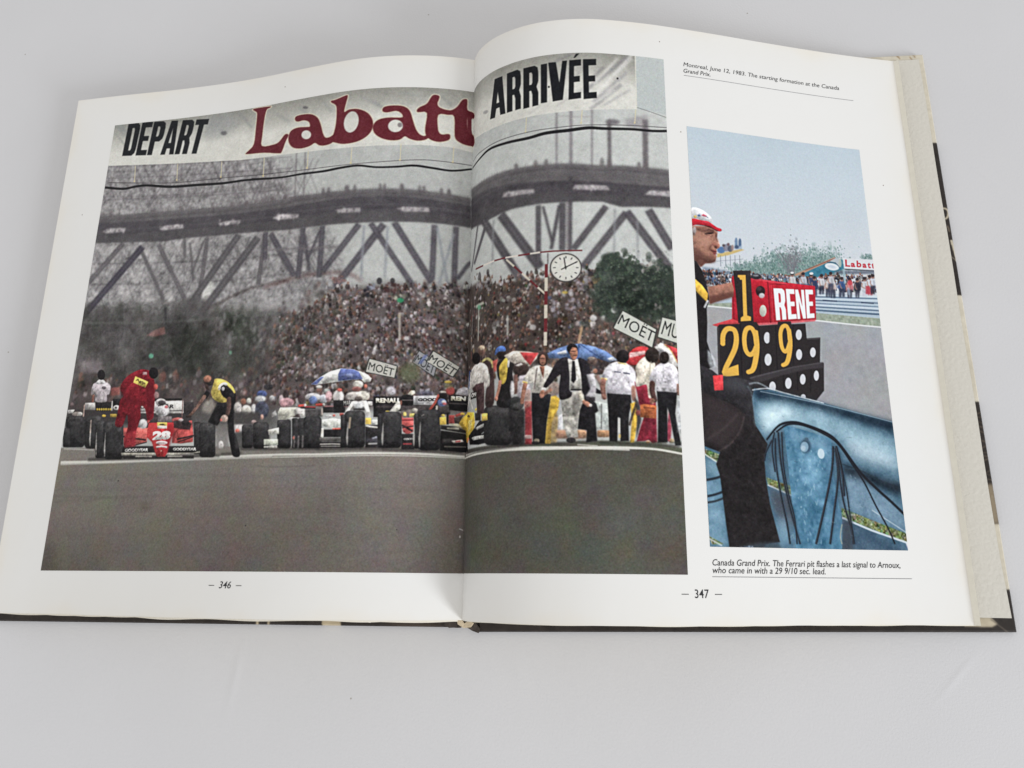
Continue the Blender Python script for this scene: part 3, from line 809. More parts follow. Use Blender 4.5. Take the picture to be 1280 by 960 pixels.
# white rear wing behind the red car
S.rect('J1', 905, 222, 1180, 246, (34, 32, 34), .95, .4); S.poly('J1', [(750, 258), (1196, 246), (1196, 372), (750, 372)], (206, 203, 200), .97, .4)
S.line('J1', [(750, 352), (1190, 346)], 1.0, (60, 56, 58), .9, .3)
S.text('J1', 'YEAR', [(930, 288), (1108, 284), (1100, 322), (926, 326)], (40, 38, 42), .9, .25, .04); S.text('J1', 'GO', [(700, 292), (826, 286), (822, 324), (696, 330)], (40, 38, 42), .9, .25, .04)
S.line('J1', [(1190, 236), (1180, 420)], 1.4, (120, 90, 86), .9, .3)
# man in white shirt at the back
S.poly('J1', [(290, 90), (330, 66), (430, 66), (468, 110), (452, 180), (428, 190), (424, 256), (318, 256), (314, 190), (272, 186)], (186, 176, 182), .97, .5, True)
S.poly('J1', [(322, 82), (345, 40), (385, 36), (415, 62), (405, 76)], (206, 204, 206), .95, .4, True)
S.ell('D', 305, 222, 22, 30, (30, 27, 30), 1, .4); S.line('J1', [(295, 190), (286, 262)], 3.4, (150, 96, 84), .9, .4); S.ell('J1', 400, 118, 22, 16, (70, 62, 68), .8, .4)
S.poly('J1', [(470, 120), (560, 110), (560, 190), (470, 200)], (150, 78, 72), .75, .9)
# red car: body, nose, wing
RED = (186, 44, 48); RED2 = (206, 84, 80); RED3 = (150, 34, 40)
S.poly('J2', [(130, 560), (320, 524), (334, 660), (330, 740), (210, 756), (120, 750)], (196, 78, 76), 1, .4)
S.poly('J2', [(180, 590), (300, 592), (300, 612), (190, 616)], (140, 40, 46), .9, .4)
S.poly('J1', [(590, 520), (700, 514), (840, 520), (830, 660), (720, 690), (600, 690)], (200, 92, 86), 1, .5)
S.rect('J1', 640, 590, 700, 720, (150, 40, 46), .7, .8)
tyre('J1', 314, 452, 420, 822, 322); tyre('J1', 392, 450, 596, 832, 408)
tyre('J2', 340, 540, 410, 860); tyre('J2', 392, 546, 556, 892)
S.line('J2', [(170, 712), (340, 676)], 2.2, (40, 34, 36), .95, .3); S.line('J2', [(180, 740), (330, 690)], 1.4, (40, 34, 36), .9, .3)
S.line('J1', [(590, 604), (690, 622), (820, 640)], 2.0, (40, 34, 36), .95, .3); S.line('J1', [(600, 690), (720, 690), (830, 660)], 1.6, (50, 34, 36), .9, .3)
S.poly('J1', [(590, 700), (900, 700), (920, 770), (580, 770)], (34, 32, 34), 1, .4); S.poly('J1', [(1040, 700), (1300, 700), (1300, 770), (1030, 776)], (34, 32, 34), 1, .4)
S.poly('J2', [(110, 790), (400, 790), (410, 836), (90, 846)], (34, 32, 34), 1, .4)
S.poly('J1', [(570, 768), (1280, 768), (1360, 750), (1360, 768), (1040, 794), (575, 796)], (164, 160, 148), .9, .35)
S.rect('J1', 590, 794, 1300, 826, (40, 37, 38), .95, .5); S.rect('J1', 715, 798, 880, 812, (150, 146, 138), .85, .3); S.rect('J1', 1036, 796, 1186, 812, (150, 146, 138), .85, .3)
S.text('J1', 'GOODYEAR', [(612, 728), (846, 722), (842, 754), (608, 760)], WH, .95, .2, .05); S.text('J2', 'GOODYEAR', [(132, 798), (366, 796), (364, 824), (130, 826)], WH, .95, .2, .05)
# driver and cockpit
S.poly('J1', [(750, 430), (850, 400), (1080, 430), (1200, 440), (1280, 470), (1260, 540), (1100, 520), (860, 520), (750, 510)], (54, 46, 48), .95, .6)
S.ell('J1', 790, 480, 44, 50, (200, 198, 200), .9, .6); S.poly('J1', [(830, 450), (862, 404), (860, 450), (838, 480)], (206, 84, 78), .9, .4)
S.line('J1', [(1080, 442), (1130, 430), (1180, 436)], 3.6, (206, 100, 96), .95, .4); S.ell('J1', 1170, 440, 26, 14, (204, 196, 196), .9, .4)
S.ell('J1', 1220, 470, 40, 30, (44, 40, 42), .9, .5)
S.poly('J1', [(852, 470), (1096, 464), (1100, 560), (1060, 640), (1032, 770), (1010, 806), (930, 806), (914, 770), (880, 660), (828, 610), (836, 530)], RED, 1, .35)
S.poly('J1', [(850, 480), (930, 468), (920, 640), (930, 780), (905, 720), (880, 650), (832, 606)], (202, 62, 62), .7, 1.2)
S.poly('J1', [(1040, 480), (1096, 470), (1098, 560), (1040, 760), (1010, 790)], (150, 30, 38), .7, 1.2)
S.rect('J1', 932, 462, 1032, 500, (216, 184, 84), 1, .3); S.rect('J1', 936, 498, 1030, 526, (214, 206, 196), 1, .3); S.ell('J1', 980, 484, 26, 8, (50, 44, 40), .9, .3)
S.text('J1', '28', [(890, 552), (1072, 548), (1060, 634), (884, 642)], (222, 218, 216), 1, .2, .07)
S.ell('J1', 978, 668, 58, 20, (216, 206, 206), .97, .3); S.ell('J1', 978, 670, 40, 8, (150, 110, 112), .7, .3); S.poly('J1', [(920, 704), (975, 694), (1034, 704), (1030, 722), (975, 712), (924, 722)], (214, 204, 202), .95, .3); S.ell('J1', 973, 748, 7, 7, (220, 170, 150), .9, .3)
S.ell('J1', 982, 340, 72, 66, (206, 202, 204), 1, .4); S.ell('J1', 1000, 360, 52, 42, (176, 172, 176), .6, 1.0)
S.ell('J1', 970, 262, 52, 38, (190, 186, 184), 1, .4); S.ell('J1', 980, 268, 40, 26, (60, 54, 58), .9, .5); S.line('J1', [(940, 300), (1000, 275), (1040, 290)], 1.6, (60, 50, 54), .8, .3); S.ell('J1', 1024, 310, 18, 16, (176, 64, 70), .8, .4)
S.rect('J1', 940, 404, 1080, 462, (120, 112, 114), .95, .5)
# mechanic in dark red overalls, leaning over the cockpit
MR = (126, 24, 36); MD = (92, 16, 28)
S.poly('D', [(560, 192), (586, 206), (606, 248), (612, 330), (606, 420), (600, 470), (570, 480), (556, 420), (530, 400), (528, 470), (500, 560), (490, 620), (440, 630), (436, 590), (456, 520), (452, 450), (424, 516), (384, 510), (398, 440), (412, 370), (432, 340), (414, 310), (422, 270), (462, 224), (520, 194)], MR, 1, .4, True)
S.poly('D', [(560, 250), (606, 260), (612, 340), (600, 460), (572, 470), (566, 400)], MD, .6, 1.2); S.poly('D', [(430, 345), (540, 370), (530, 400), (430, 380)], MD, .5, 1.2)
S.poly('D', [(470, 420), (530, 400), (524, 480), (490, 560), (462, 560)], MD, .45, 1.5); S.poly('D', [(414, 310), (440, 300), (440, 340), (420, 345)], MD, .6, .8)
S.poly('D', [(440, 560), (505, 540), (500, 630), (436, 640)], (140, 36, 44), .9, .8)
S.poly('D', [(500, 230), (574, 262), (556, 296), (488, 266)], (224, 198, 92), 1, .3); S.text('D', 'Agip', [(506, 240), (562, 264), (552, 282), (498, 258)], (60, 44, 36), .9, .2, .03); S.rect('D', 542, 206, 566, 222, (210, 190, 190), .8, .4)
S.ell('D', 604, 212, 27, 33, (26, 23, 26), 1, .4); S.ell('D', 616, 290, 12, 16, (216, 86, 76), .9, .5); S.ell('D', 620, 338, 14, 20, (196, 150, 150), .7, .6)
# bending man with the yellow bib
S.poly('J2', [(575, 345), (665, 345), (690, 420), (620, 500), (575, 580), (480, 540), (520, 460)], (32, 30, 33), 1, .5)
S.poly('J2', [(700, 230), (758, 255), (752, 380), (742, 520), (742, 600), (770, 700), (798, 830), (794, 886), (738, 886), (716, 836), (690, 700), (676, 590), (680, 480), (690, 360)], (26, 25, 28), 1, .4, True)
S.poly('J2', [(548, 112), (620, 112), (680, 140), (730, 190), (755, 246), (720, 260), (700, 320), (640, 345), (580, 336), (530, 300), (512, 240), (530, 180)], (200, 178, 84), 1, .4, True)
S.poly('J2', [(600, 190), (640, 150), (690, 190), (740, 250), (735, 330), (670, 310), (620, 270)], (34, 32, 36), 1, .4, True)
S.line('J2', [(594, 214), (602, 178), (640, 156), (668, 166)], 3.2, (216, 212, 208), .95, .3, True); S.ell('J2', 632, 208, 16, 20, (206, 204, 204), .9, .4)
S.poly('J2', [(470, 216), (500, 250), (470, 310), (436, 290), (448, 250)], (34, 31, 34), 1, .4)
S.line('J2', [(450, 280), (400, 350), (340, 430), (290, 486)], [5, 4, 3.2], (126, 94, 84), 1, .35, True); S.ell('J2', 286, 484, 28, 14, (60, 48, 46), .9, .4)
S.line('J2', [(690, 300), (690, 400), (672, 470)], [6, 5], (84, 62, 58), 1, .4, True); S.ell('J2', 645, 505, 36, 36, (190, 160, 148), .95, .5); S.ell('J2', 612, 520, 12, 14, (206, 100, 90), .8, .4)
S.ell('J2', 490, 128, 54, 50, (52, 44, 44), 1, .4); S.ell('J2', 476, 108, 40, 34, (176, 116, 94), .95, .6, -20); S.poly('J2', [(452, 150), (480, 170), (500, 230), (466, 215), (444, 175)], (60, 46, 44), 1, .5)
S.poly('J2', [(430, 360), (520, 300), (560, 380), (500, 460), (420, 430)], (190, 184, 172), .6, 1.6); S.poly('J2', [(560, 580), (680, 560), (690, 800), (560, 800)], (120, 114, 112), .75, 1.2); S.ell('J2', 610, 768, 26, 40, (206, 200, 198), .9, .6)
# middle field: people and cars of the left page
for (fr, x, y, rx, ry, c) in (('J2', 780, 400, 40, 60, (206, 200, 196)), ('J2', 835, 335, 30, 30, (170, 110, 90)), ('J2', 890, 330, 26, 30, (206, 206, 196)), ('J2', 865, 420, 50, 50, (206, 202, 192)), ('J2', 940, 410, 26, 50, (206, 204, 204)),
                              ('J2', 1020, 260, 50, 36, (70, 90, 150)), ('J2', 1085, 190, 50, 30, (44, 42, 46)), ('J2', 1005, 310, 54, 34, (206, 208, 210)), ('J2', 1020, 420, 70, 90, (62, 66, 84)), ('J2', 1120, 300, 26, 26, (206, 204, 206)),
                              ('J2', 1215, 310, 26, 40, (200, 180, 184)), ('J2', 1240, 360, 34, 30, (196, 140, 144)), ('J2', 1020, 490, 18, 26, (196, 150, 130)), ('J3', 160, 210, 34, 60, (62, 50, 52)), ('J3', 170, 300, 86, 50, (200, 150, 158)),
                              ('J3', 335, 270, 36, 50, (66, 52, 54))):
    S.ell(fr, x, y, rx, ry, c, .88, .7)
S.rect('J2', 740, 440, 1000, 560, (70, 66, 66), .85, 1.2)
S.ell('J2', 940, 540, 26, 20, (200, 170, 166), .8, .6); S.poly('J2', [(745, 565), (830, 565), (820, 640), (750, 650)], (196, 190, 190), .85, .8); S.ell('J2', 775, 628, 22, 20, (206, 96, 80), .85, .5)
S.rect('J2', 750, 640, 1100, 800, (62, 60, 61), .8, 1.2)
tyre('J2', 820, 570, 930, 800); tyre('J2', 930, 540, 1090, 806); tyre('J3', 60, 490, 220, 826)
S.poly('J2', [(1080, 620), (1190, 596), (1190, 660), (1090, 670)], (206, 204, 194), .95, .4); S.rect('J2', 1040, 712, 1180, 770, (196, 200, 184), .95, .4); S.rect('J2', 1040, 780, 1170, 800, (190, 188, 180), .9, .3)
S.poly('J3', [(96, 362), (290, 358), (250, 500), (70, 500), (70, 410)], (200, 198, 184), .97, .4); S.poly('J3', [(0, 430), (40, 390), (60, 450), (0, 470)], (200, 198, 196), .8, .5)
S.ell('J3', 240, 490, 50, 20, (214, 210, 208), .9, .4); S.rect('J3', 290, 480, 390, 502, (206, 204, 200), .9, .4)
S.poly('J3', [(300, 330), (380, 322), (395, 350), (300, 356)], (204, 72, 64), .97, .35); S.poly('J3', [(500, 318), (590, 314), (600, 344), (500, 346)], (204, 72, 64), .97, .35); S.ell('J3', 380, 336, 14, 20, WH, .95, .35); S.ell('J3', 592, 328, 14, 18, WH, .95, .35)
S.rect('J3', 300, 352, 500, 376, (40, 34, 36), .95, .35); S.line('J3', [(380, 350), (500, 356)], 1.4, (176, 60, 62), .9, .3)
S.ell('J3', 300, 410, 50, 50, (190, 184, 180), .9, .6); S.rect('J3', 335, 376, 376, 470, (206, 202, 196), .9, .5); S.poly('J3', [(230, 470), (300, 430), (335, 475)], (70, 56, 58), .9, .5)
S.rect('J3', 380, 376, 580, 470, (60, 56, 58), .85, 1.0); S.line('J3', [(572, 370), (572, 450)], 2.0, (196, 180, 170), .8, .4); S.rect('J3', 584, 350, 840, 420, (40, 37, 40), .95, .5); S.rect('J3', 600, 340, 900, 352, (196, 120, 120), .6, .4)
tyre('J3', 230, 480, 300, 826); tyre('J3', 296, 480, 400, 826); tyre('J3', 360, 460, 570, 826)
for x in (255, 305, 352):
    S.line('J3', [(x, 680), (x - 4, 820)], 1.8, (130, 124, 124), .7, .5)
S.ell('J3', 248, 706, 12, 18, (206, 110, 100), .8, .4)
# umbrella blue and white
S.poly('E', [(315, 276), (360, 240), (420, 205), (485, 186), (560, 192), (620, 212), (662, 244), (640, 250), (620, 266), (600, 246), (530, 252), (440, 266), (350, 278)], (206, 206, 202), 1, .4)
S.poly('E', [(485, 186), (560, 192), (590, 205), (612, 246), (540, 250), (470, 258), (470, 220)], (84, 98, 158), .97, .4); S.poly('E', [(315, 276), (372, 234), (390, 232), (348, 278)], (84, 98, 158), .95, .4); S.poly('E', [(590, 200), (640, 222), (662, 244), (622, 266)], (206, 206, 202), .97, .35)
S.poly('E', [(500, 220), (540, 214), (570, 222), (530, 240)], (150, 160, 196), .6, .6); S.ell('E', 640, 250, 18, 14, (214, 212, 208), .95, .4)
for (x, y, rx, ry, c) in ((470, 240, 90, 46, (196, 196, 202)), (470, 275, 46, 46, (96, 120, 176)), (540, 125, 34, 20, (210, 208, 204)), (540, 165, 34, 22, (120, 86, 76)), (590, 260, 50, 50, (190, 194, 206)), (630, 170, 36, 26, (160, 168, 164)),
                          (650, 230, 40, 60, (196, 156, 162)), (760, 240, 64, 80, (210, 206, 204)), (775, 160, 30, 20, (206, 90, 80)), (985, 96, 60, 44, (214, 210, 200)), (970, 150, 56, 30, (140, 84, 80)), (940, 230, 96, 50, (206, 198, 192)),
                          (1040, 230, 80, 60, (212, 206, 194)), (1070, 118, 20, 24, (200, 110, 90))):
    S.ell('J3', x, y, rx, ry, c, .9, .6)
# black car with driver in white, third from the gutter
S.rect('J3', 705, 276, 820, 420, (34, 32, 34), 1, .4); S.rect('J3', 815, 276, 1160, 345, (38, 34, 37), 1, .4); S.text('J3', 'MARL', [(820, 282), (920, 282), (920, 336), (820, 338)], WH, .95, .25, .08); S.rect('J3', 1090, 290, 1150, 340, (206, 202, 198), .9, .4)
S.poly('J3', [(930, 286), (1050, 280), (1090, 300), (1130, 460), (1085, 465), (1050, 350), (920, 350), (850, 490), (815, 500), (830, 430), (890, 330)], (212, 208, 204), 1, .4, True)
S.ell('J3', 990, 330, 60, 46, (190, 190, 192), 1, .5); S.ell('J3', 990, 262, 46, 30, (90, 78, 74), .9, .5); S.rect('J3', 930, 370, 1060, 392, (40, 36, 40), .9, .5)
S.poly('J3', [(575, 500), (700, 482), (815, 500), (808, 596), (690, 600), (570, 570)], (206, 208, 200), 1, .4); S.poly('J3', [(690, 598), (806, 592), (800, 634), (694, 626)], (206, 84, 68), 1, .35)
S.rect('J3', 590, 610, 800, 700, (34, 32, 34), 1, .5); S.line('J3', [(580, 596), (572, 700)], 2.6, (206, 202, 192), .95, .35); S.line('J3', [(800, 640), (796, 800)], 1.8, (200, 196, 186), .9, .35)
S.rect('J3', 540, 704, 790, 750, (84, 80, 78), .97, .4); S.rect('J3', 540, 750, 800, 822, (40, 37, 39), .97, .4); S.line('J3', [(550, 780), (700, 776), (780, 780)], 1.2, (190, 186, 180), .9, .3); S.line('J3', [(560, 802), (780, 802)], 1.0, (170, 166, 160), .8, .3)
S.ell('J3', 650, 458, 40, 16, (206, 204, 202), .9, .4); S.ell('J3', 710, 452, 16, 14, (206, 96, 84), .9, .4); S.rect('J3', 775, 426, 820, 456, (204, 76, 66), .9, .4)
tyre('J3', 786, 440, 860, 820); tyre('J3', 830, 396, 1066, 820, 862)
S.line('J3', [(896, 470), (884, 600)], 2.0, (190, 166, 140), .75, .4)
S.rect('J3', 1160, 230, 1300, 470, (36, 33, 35), 1, .4); S.rect('J3', 1070, 478, 1134, 552, (222, 186, 84), 1, .35); S.rect('J3', 1144, 500, 1218, 556, (208, 206, 200), .95, .4)
S.rect('J3', 1066, 560, 1220, 820, (42, 39, 42), 1, .5); S.line('J3', [(1070, 570), (1210, 590)], 2.0, (196, 192, 184), .9, .35); S.poly('J3', [(1140, 710), (1200, 686), (1206, 716), (1150, 724)], (176, 180, 196), .8, .5); S.line('J3', [(1100, 774), (1206, 770)], 1.8, (186, 184, 184), .85, .4); S.rect('J3', 1080, 720, 1210, 760, (64, 62, 72), .8, .8)
# second red car and its wings (J4)
S.rect('J4', 0, 232, 290, 330, (34, 32, 34), 1, .4); S.text('J4', 'RENAU', [(0, 254), (262, 252), (262, 308), (0, 306)], (220, 214, 196), .97, .2, .06)
S.rect('J4', 0, 326, 290, 400, (40, 37, 39), 1, .4); S.line('J4', [(0, 352), (280, 352)], 1.4, (84, 72, 72), .7, .4)
S.poly('J4', [(250, 290), (280, 300), (276, 380), (200, 416), (155, 416), (200, 350)], (210, 206, 196), 1, .4, True); S.ell('J4', 132, 406, 22, 10, (214, 184, 70), .9, .35)
S.ell('J4', 172, 170, 56, 52, (180, 176, 184), .9, .8); S.ell('J4', 155, 60, 50, 50, (62, 54, 54), .8, .9)
S.poly('J4', [(288, 240), (330, 215), (420, 215), (428, 335), (290, 335)], (28, 26, 28), 1, .4, True); S.line('J4', [(300, 276), (425, 276)], 1.0, (120, 112, 110), .8, .3); S.ell('J4', 288, 305, 10, 30, (190, 120, 100), .8, .4); S.poly('J4', [(360, 212), (400, 168), (440, 166), (450, 196), (410, 222)], (206, 200, 182), .9, .4)
S.poly('J4', [(430, 228), (720, 222), (700, 336), (430, 330)], (184, 182, 184), 1, .35); S.text('J4', 'GOOD', [(484, 254), (700, 250), (692, 288), (480, 290)], (38, 36, 40), .97, .2, .06)
S.rect('J4', 430, 332, 700, 352, (44, 40, 42), .95, .35); S.rect('J4', 290, 340, 760, 460, (62, 56, 57), .95, .6)
S.poly('J4', [(290, 400), (400, 380), (470, 380), (470, 470), (290, 480)], (120, 110, 104), .8, .7); S.ell('J4', 445, 390, 34, 24, (196, 190, 180), .85, .5)
S.ell('J4', 330, 436, 20, 26, (206, 184, 96), .9, .4); S.rect('J4', 380, 428, 446, 468, (206, 184, 96), .95, .4); S.ell('J4', 372, 440, 14, 36, (96, 84, 80), .9, .5)
S.poly('J4', [(285, 420), (310, 480), (430, 476), (430, 640), (360, 670), (310, 640), (296, 560)], (190, 80, 78), 1, .4); S.line('J4', [(296, 505), (430, 502)], 1.6, (130, 44, 50), .9, .35)
S.line('J4', [(296, 560), (420, 630)], 2.4, (50, 36, 38), .95, .3); S.line('J4', [(300, 590), (430, 572)], 1.6, (60, 40, 42), .9, .3)
S.rect('J4', 290, 660, 440, 840, (38, 35, 37), 1, .4); S.text('J4', 'GOOD', [(320, 710), (424, 708), (420, 730), (318, 732)], WH, .9, .25, .05); S.rect('J4', 310, 768, 412, 784, (170, 60, 66), .9, .4)
# blue helmet driver + third wing + yellow car over the gutter
S.poly('J4', [(610, 396), (690, 270), (740, 190), (800, 190), (815, 250), (800, 300), (740, 250), (700, 340), (650, 400)], (40, 36, 38), 1, .4, True); S.line('J4', [(606, 400), (680, 300), (720, 210)], 2.6, (170, 72, 60), .9, .35); S.ell('J4', 765, 186, 40, 14, (206, 200, 190), .8, .5)
S.ell('J4', 755, 305, 52, 46, (100, 116, 166), 1, .4); S.ell('J4', 775, 298, 26, 20, (206, 206, 210), .9, .4); S.ell('J4', 785, 318, 24, 16, (180, 80, 80), .85, .4); S.ell('J4', 770, 220, 46, 26, (40, 34, 38), .95, .5)
S.rect('J4', 690, 350, 850, 440, (58, 52, 54), .95, .6); S.line('J4', [(696, 340), (694, 390)], 1.8, (206, 200, 190), .9, .35)
S.poly('J4', [(830, 208), (1060, 214), (1046, 400), (836, 390)], (30, 28, 31), 1, .35); S.text('J4', 'REN', [(860, 230), (1030, 236), (1026, 286), (858, 280)], (222, 216, 192), .97, .2, .06); S.line('J4', [(838, 312), (1046, 322)], 1.2, (90, 80, 80), .8, .3)
S.ell('J4', 825, 70, 42, 16, (206, 176, 66), .9, .5); S.ell('J4', 850, 170, 50, 50, (170, 66, 64), .9, .6); S.poly('J4', [(910, 210), (940, 150), (1010, 124), (1050, 140), (1050, 212)], (184, 180, 186), .9, .5); S.poly('J4', [(530, 190), (580, 150), (620, 136), (600, 196)], (186, 186, 204), .7, .7); S.ell('J4', 650, 90, 60, 70, (110, 86, 82), .6, 1.4); S.ell('J4', 830, 120, 50, 30, (120, 120, 84), .6, .9)
S.ell('J4', 560, 200, 100, 30, (70, 74, 104), .5, 1.2)
tyre('J4', 20, 430, 110, 820); tyre('J4', 60, 408, 296, 822, 76)
tyre('J4', 434, 430, 530, 830, 434); tyre('J4', 480, 384, 740, 850, 500)
S.line('J4', [(520, 460), (550, 440)], 1.0, (150, 140, 136), .6, .3)
S.poly('J4', [(728, 474), (800, 466), (806, 556), (732, 560)], (222, 186, 78), 1, .35); S.ell('J4', 768, 452, 22, 14, (222, 186, 78), .95, .4); S.rect('J4', 806, 420, 834, 556, (28, 26, 28), 1, .4)
S.rect('J4', 834, 448, 900, 545, (164, 62, 62), .95, .4); S.line('J4', [(910, 460), (960, 440), (1000, 430)], 3.0, (170, 66, 64), .95, .35); S.ell('J4', 990, 434, 26, 14, (220, 186, 80), .95, .35); S.poly('J4', [(890, 480), (1000, 450), (960, 540), (900, 545)], (60, 50, 50), .9, .5)
S.poly('J4', [(740, 560), (1050, 575), (1050, 650), (740, 610)], (44, 42, 44), 1, .4); S.poly('J4', [(810, 590), (950, 590), (952, 618), (812, 606)], (176, 172, 160), .85, .4); S.poly('J4', [(820, 550), (1000, 550), (1040, 600), (980, 605), (900, 570)], (196, 190, 160), .85, .5)
S.poly('J4', [(740, 620), (1052, 650), (1050, 860), (730, 850)], (26, 25, 27), 1, .4); S.poly('J4', [(760, 720), (870, 716), (980, 726), (1020, 760), (760, 760)], (56, 52, 53), .8, .7)
S.poly('J4', [(862, 742), (985, 728), (1000, 752), (890, 768)], (212, 206, 198), .95, .3); S.line('J4', [(910, 752), (965, 744)], 1.6, (176, 60, 62), .9, .3); S.line('J4', [(780, 806), (1030, 812)], 1.4, (110, 104, 98), .8, .35)
S.poly('J4', [(945, 545), (990, 480), (1040, 420), (1046, 640), (1000, 610)], (206, 172, 66), .97, .4); S.line('J4', [(940, 548), (975, 470)], 1.4, (70, 60, 50), .8, .3)
S.poly('K5', [(30, 630), (84, 632), (92, 720), (84, 770), (50, 820), (30, 890), (18, 860), (18, 740), (24, 660)], (218, 182, 58), 1, .35); S.ell('K5', 40, 664, 12, 10, (80, 70, 50), .8, .3); S.poly('K5', [(40, 700), (70, 690), (60, 760), (36, 800)], (230, 214, 150), .6, .5)
S.poly('K5', [(26, 850), (44, 836), (36, 880), (28, 892)], (206, 110, 60), .9, .35)
# right page side of that car: suspension, wing, tyre
S.poly('K5', [(48, 900), (40, 830), (90, 760), (130, 700), (260, 700), (262, 870), (120, 900)], (28, 28, 31), 1, .4)
S.poly('K5', [(96, 760), (180, 716), (256, 712), (200, 736), (110, 778)], (176, 176, 172), .85, .4); S.line('K5', [(145, 812), (210, 762)], 1.4, (150, 152, 156), .85, .3)
S.poly('K5', [(62, 844), (90, 832), (240, 812), (244, 836), (80, 864)], (196, 196, 190), .95, .35); S.text('K5', 'MICHELIN', [(80, 838), (236, 816), (236, 830), (80, 854)], (70, 70, 74), .5, .2, .02)
S.rect('K5', 250, 780, 275, 850, (56, 56, 58), .9, .5)
tyre('K5', 165, 575, 400, 905); S.rect('K5', 390, 600, 500, 900, (44, 43, 44), .95, .8); S.line('K5', [(398, 830), (400, 890)], 2.2, (120, 120, 122), .7, .6)
S.poly('K5', [(148, 640), (196, 640), (196, 696), (148, 704)], (218, 186, 82), 1, .35); S.line('K5', [(150, 540), (148, 650)], 1.6, (190, 160, 140), .8, .3); S.poly('K5', [(90, 606), (112, 588), (118, 604), (96, 624)], (222, 196, 70), .95, .3); S.poly('K5', [(92, 636), (140, 640), (140, 700), (94, 700)], (36, 32, 34), .95, .5)
S.line('K5', [(50, 500), (30, 600)], 2.4, (206, 200, 196), .95, .35); S.line('K5', [(46, 510), (74, 610)], 2.2, (206, 200, 196), .95, .35)
# people on the right page, from left
S.poly('K5', [(70, 270), (110, 226), (170, 224), (196, 260), (214, 380), (206, 420), (180, 420), (176, 380), (170, 500), (160, 610), (110, 620), (100, 480), (56, 440), (48, 520), (40, 460), (56, 330)], (196, 190, 184), .97, .45, True)
S.poly('K5', [(70, 440), (100, 400), (165, 384), (170, 440), (168, 640), (110, 650), (104, 500)], (64, 44, 46), .97, .6); S.poly('K5', [(60, 470), (104, 458), (104, 510), (56, 528)], (28, 27, 28), .95, .35); S.text('K5', 'ON', [(64, 474), (102, 464), (100, 500), (60, 512)], WH, .9, .25, .06)
S.line('K5', [(48, 290), (42, 440)], 3.4, (66, 92, 158), .9, .5); S.line('K5', [(58, 300), (48, 470)], 2.2, (214, 210, 206), .9, .35); S.ell('K5', 104, 186, 34, 50, (26, 23, 25), 1, .4)
S.poly('K5', [(150, 210), (190, 186), (236, 210), (250, 330), (248, 560), (180, 580), (186, 440), (214, 400), (206, 270)], (62, 44, 44), .97, .6, True); S.line('K5', [(150, 214), (190, 188), (232, 214), (240, 260)], 2.8, (206, 196, 120), .85, .5, True); S.ell('K5', 150, 120, 30, 44, (120, 86, 76), .9, .6); S.ell('K5', 148, 98, 26, 20, (196, 176, 150), .9, .5)
S.poly('K5', [(236, 210), (280, 190), (270, 290), (250, 300)], (206, 84, 76), .85, .6)
S.poly('K5', [(276, 230), (345, 175), (400, 200), (418, 250), (402, 300), (412, 390), (395, 420), (380, 580), (280, 580), (276, 500), (300, 400), (280, 330)], (32, 29, 31), 1, .45, True)
S.poly('K5', [(320, 212), (350, 178), (366, 200), (356, 330), (340, 386), (308, 392), (292, 300), (296, 250)], (214, 182, 68), .97, .4, True); S.line('K5', [(372, 200), (366, 260)], 2.4, (206, 202, 200), .9, .35); S.ell('K5', 322, 300, 20, 26, (150, 124, 56), .5, .6)
S.line('K5', [(302, 370), (290, 440), (266, 524)], [4, 3.4], (176, 118, 98), 1, .4, True); S.ell('K5', 268, 520, 14, 18, (176, 118, 98), .95, .4); S.ell('K5', 310, 150, 38, 44, (44, 34, 34), 1, .4); S.poly('K5', [(258, 160), (266, 110), (296, 84), (336, 88), (346, 124), (290, 130)], (72, 106, 180), 1, .4, True)
# umbrella white-red, man bending in the shade
S.poly('F', [(300, 190), (350, 165), (420, 168), (480, 178), (474, 205), (430, 250), (380, 245), (330, 220)], (206, 196, 184), .97, .45); S.poly('F', [(385, 172), (484, 176), (440, 242), (410, 210)], (190, 52, 56), .97, .45)
S.ell('K5', 470, 280, 66, 50, (52, 42, 42), .95, .6); S.poly('K5', [(420, 250), (440, 226), (500, 222), (540, 260), (520, 320), (440, 330)], (60, 46, 44), .9, .6, True); S.poly('K5', [(420, 246), (470, 222), (492, 236), (450, 252)], (206, 200, 198), .9, .5)
S.line('K5', [(430, 320), (430, 480)], 4.6, (110, 76, 68), .95, .5); S.poly('K5', [(460, 330), (540, 320), (556, 500), (480, 540), (440, 500)], (200, 190, 200), .9, .7); S.ell('K5', 430, 560, 70, 60, (38, 38, 40), .9, .6); S.ell('K5', 400, 440, 18, 70, (206, 202, 206), .8, .6); S.ell('K5', 444, 578, 40, 30, (76, 76, 76), .7, .5)
S.rect('K5', 505, 540, 565, 895, (150, 44, 50), .95, .6); S.rect('K5', 500, 820, 560, 850, (196, 180, 176), .8, .4); S.rect('K5', 380, 620, 505, 890, (40, 38, 40), .8, 1.0); S.poly('K5', [(500, 450), (550, 440), (556, 580), (505, 600)], (170, 130, 116), .7, .8)
# blue umbrella
S.poly('F', [(530, 178), (590, 150), (650, 132), (705, 126), (780, 142), (850, 170), (905, 214), (860, 226), (800, 205), (740, 222), (690, 210), (540, 204)], (92, 118, 168), 1, .45); S.line('F', [(700, 128), (690, 215)], 1.4, (52, 78, 136), .9, .4); S.line('F', [(705, 128), (830, 214)], 1.2, (52, 78, 136), .8, .4)
S.poly('F', [(580, 176), (630, 160), (636, 180), (590, 184)], (206, 206, 210), .9, .5); S.poly('F', [(850, 206), (880, 196), (900, 214), (864, 220)], (200, 204, 212), .85, .5)
S.poly('J5', [(560, 200), (860, 210), (850, 260), (600, 300)], (52, 46, 50), .6, 1.6)
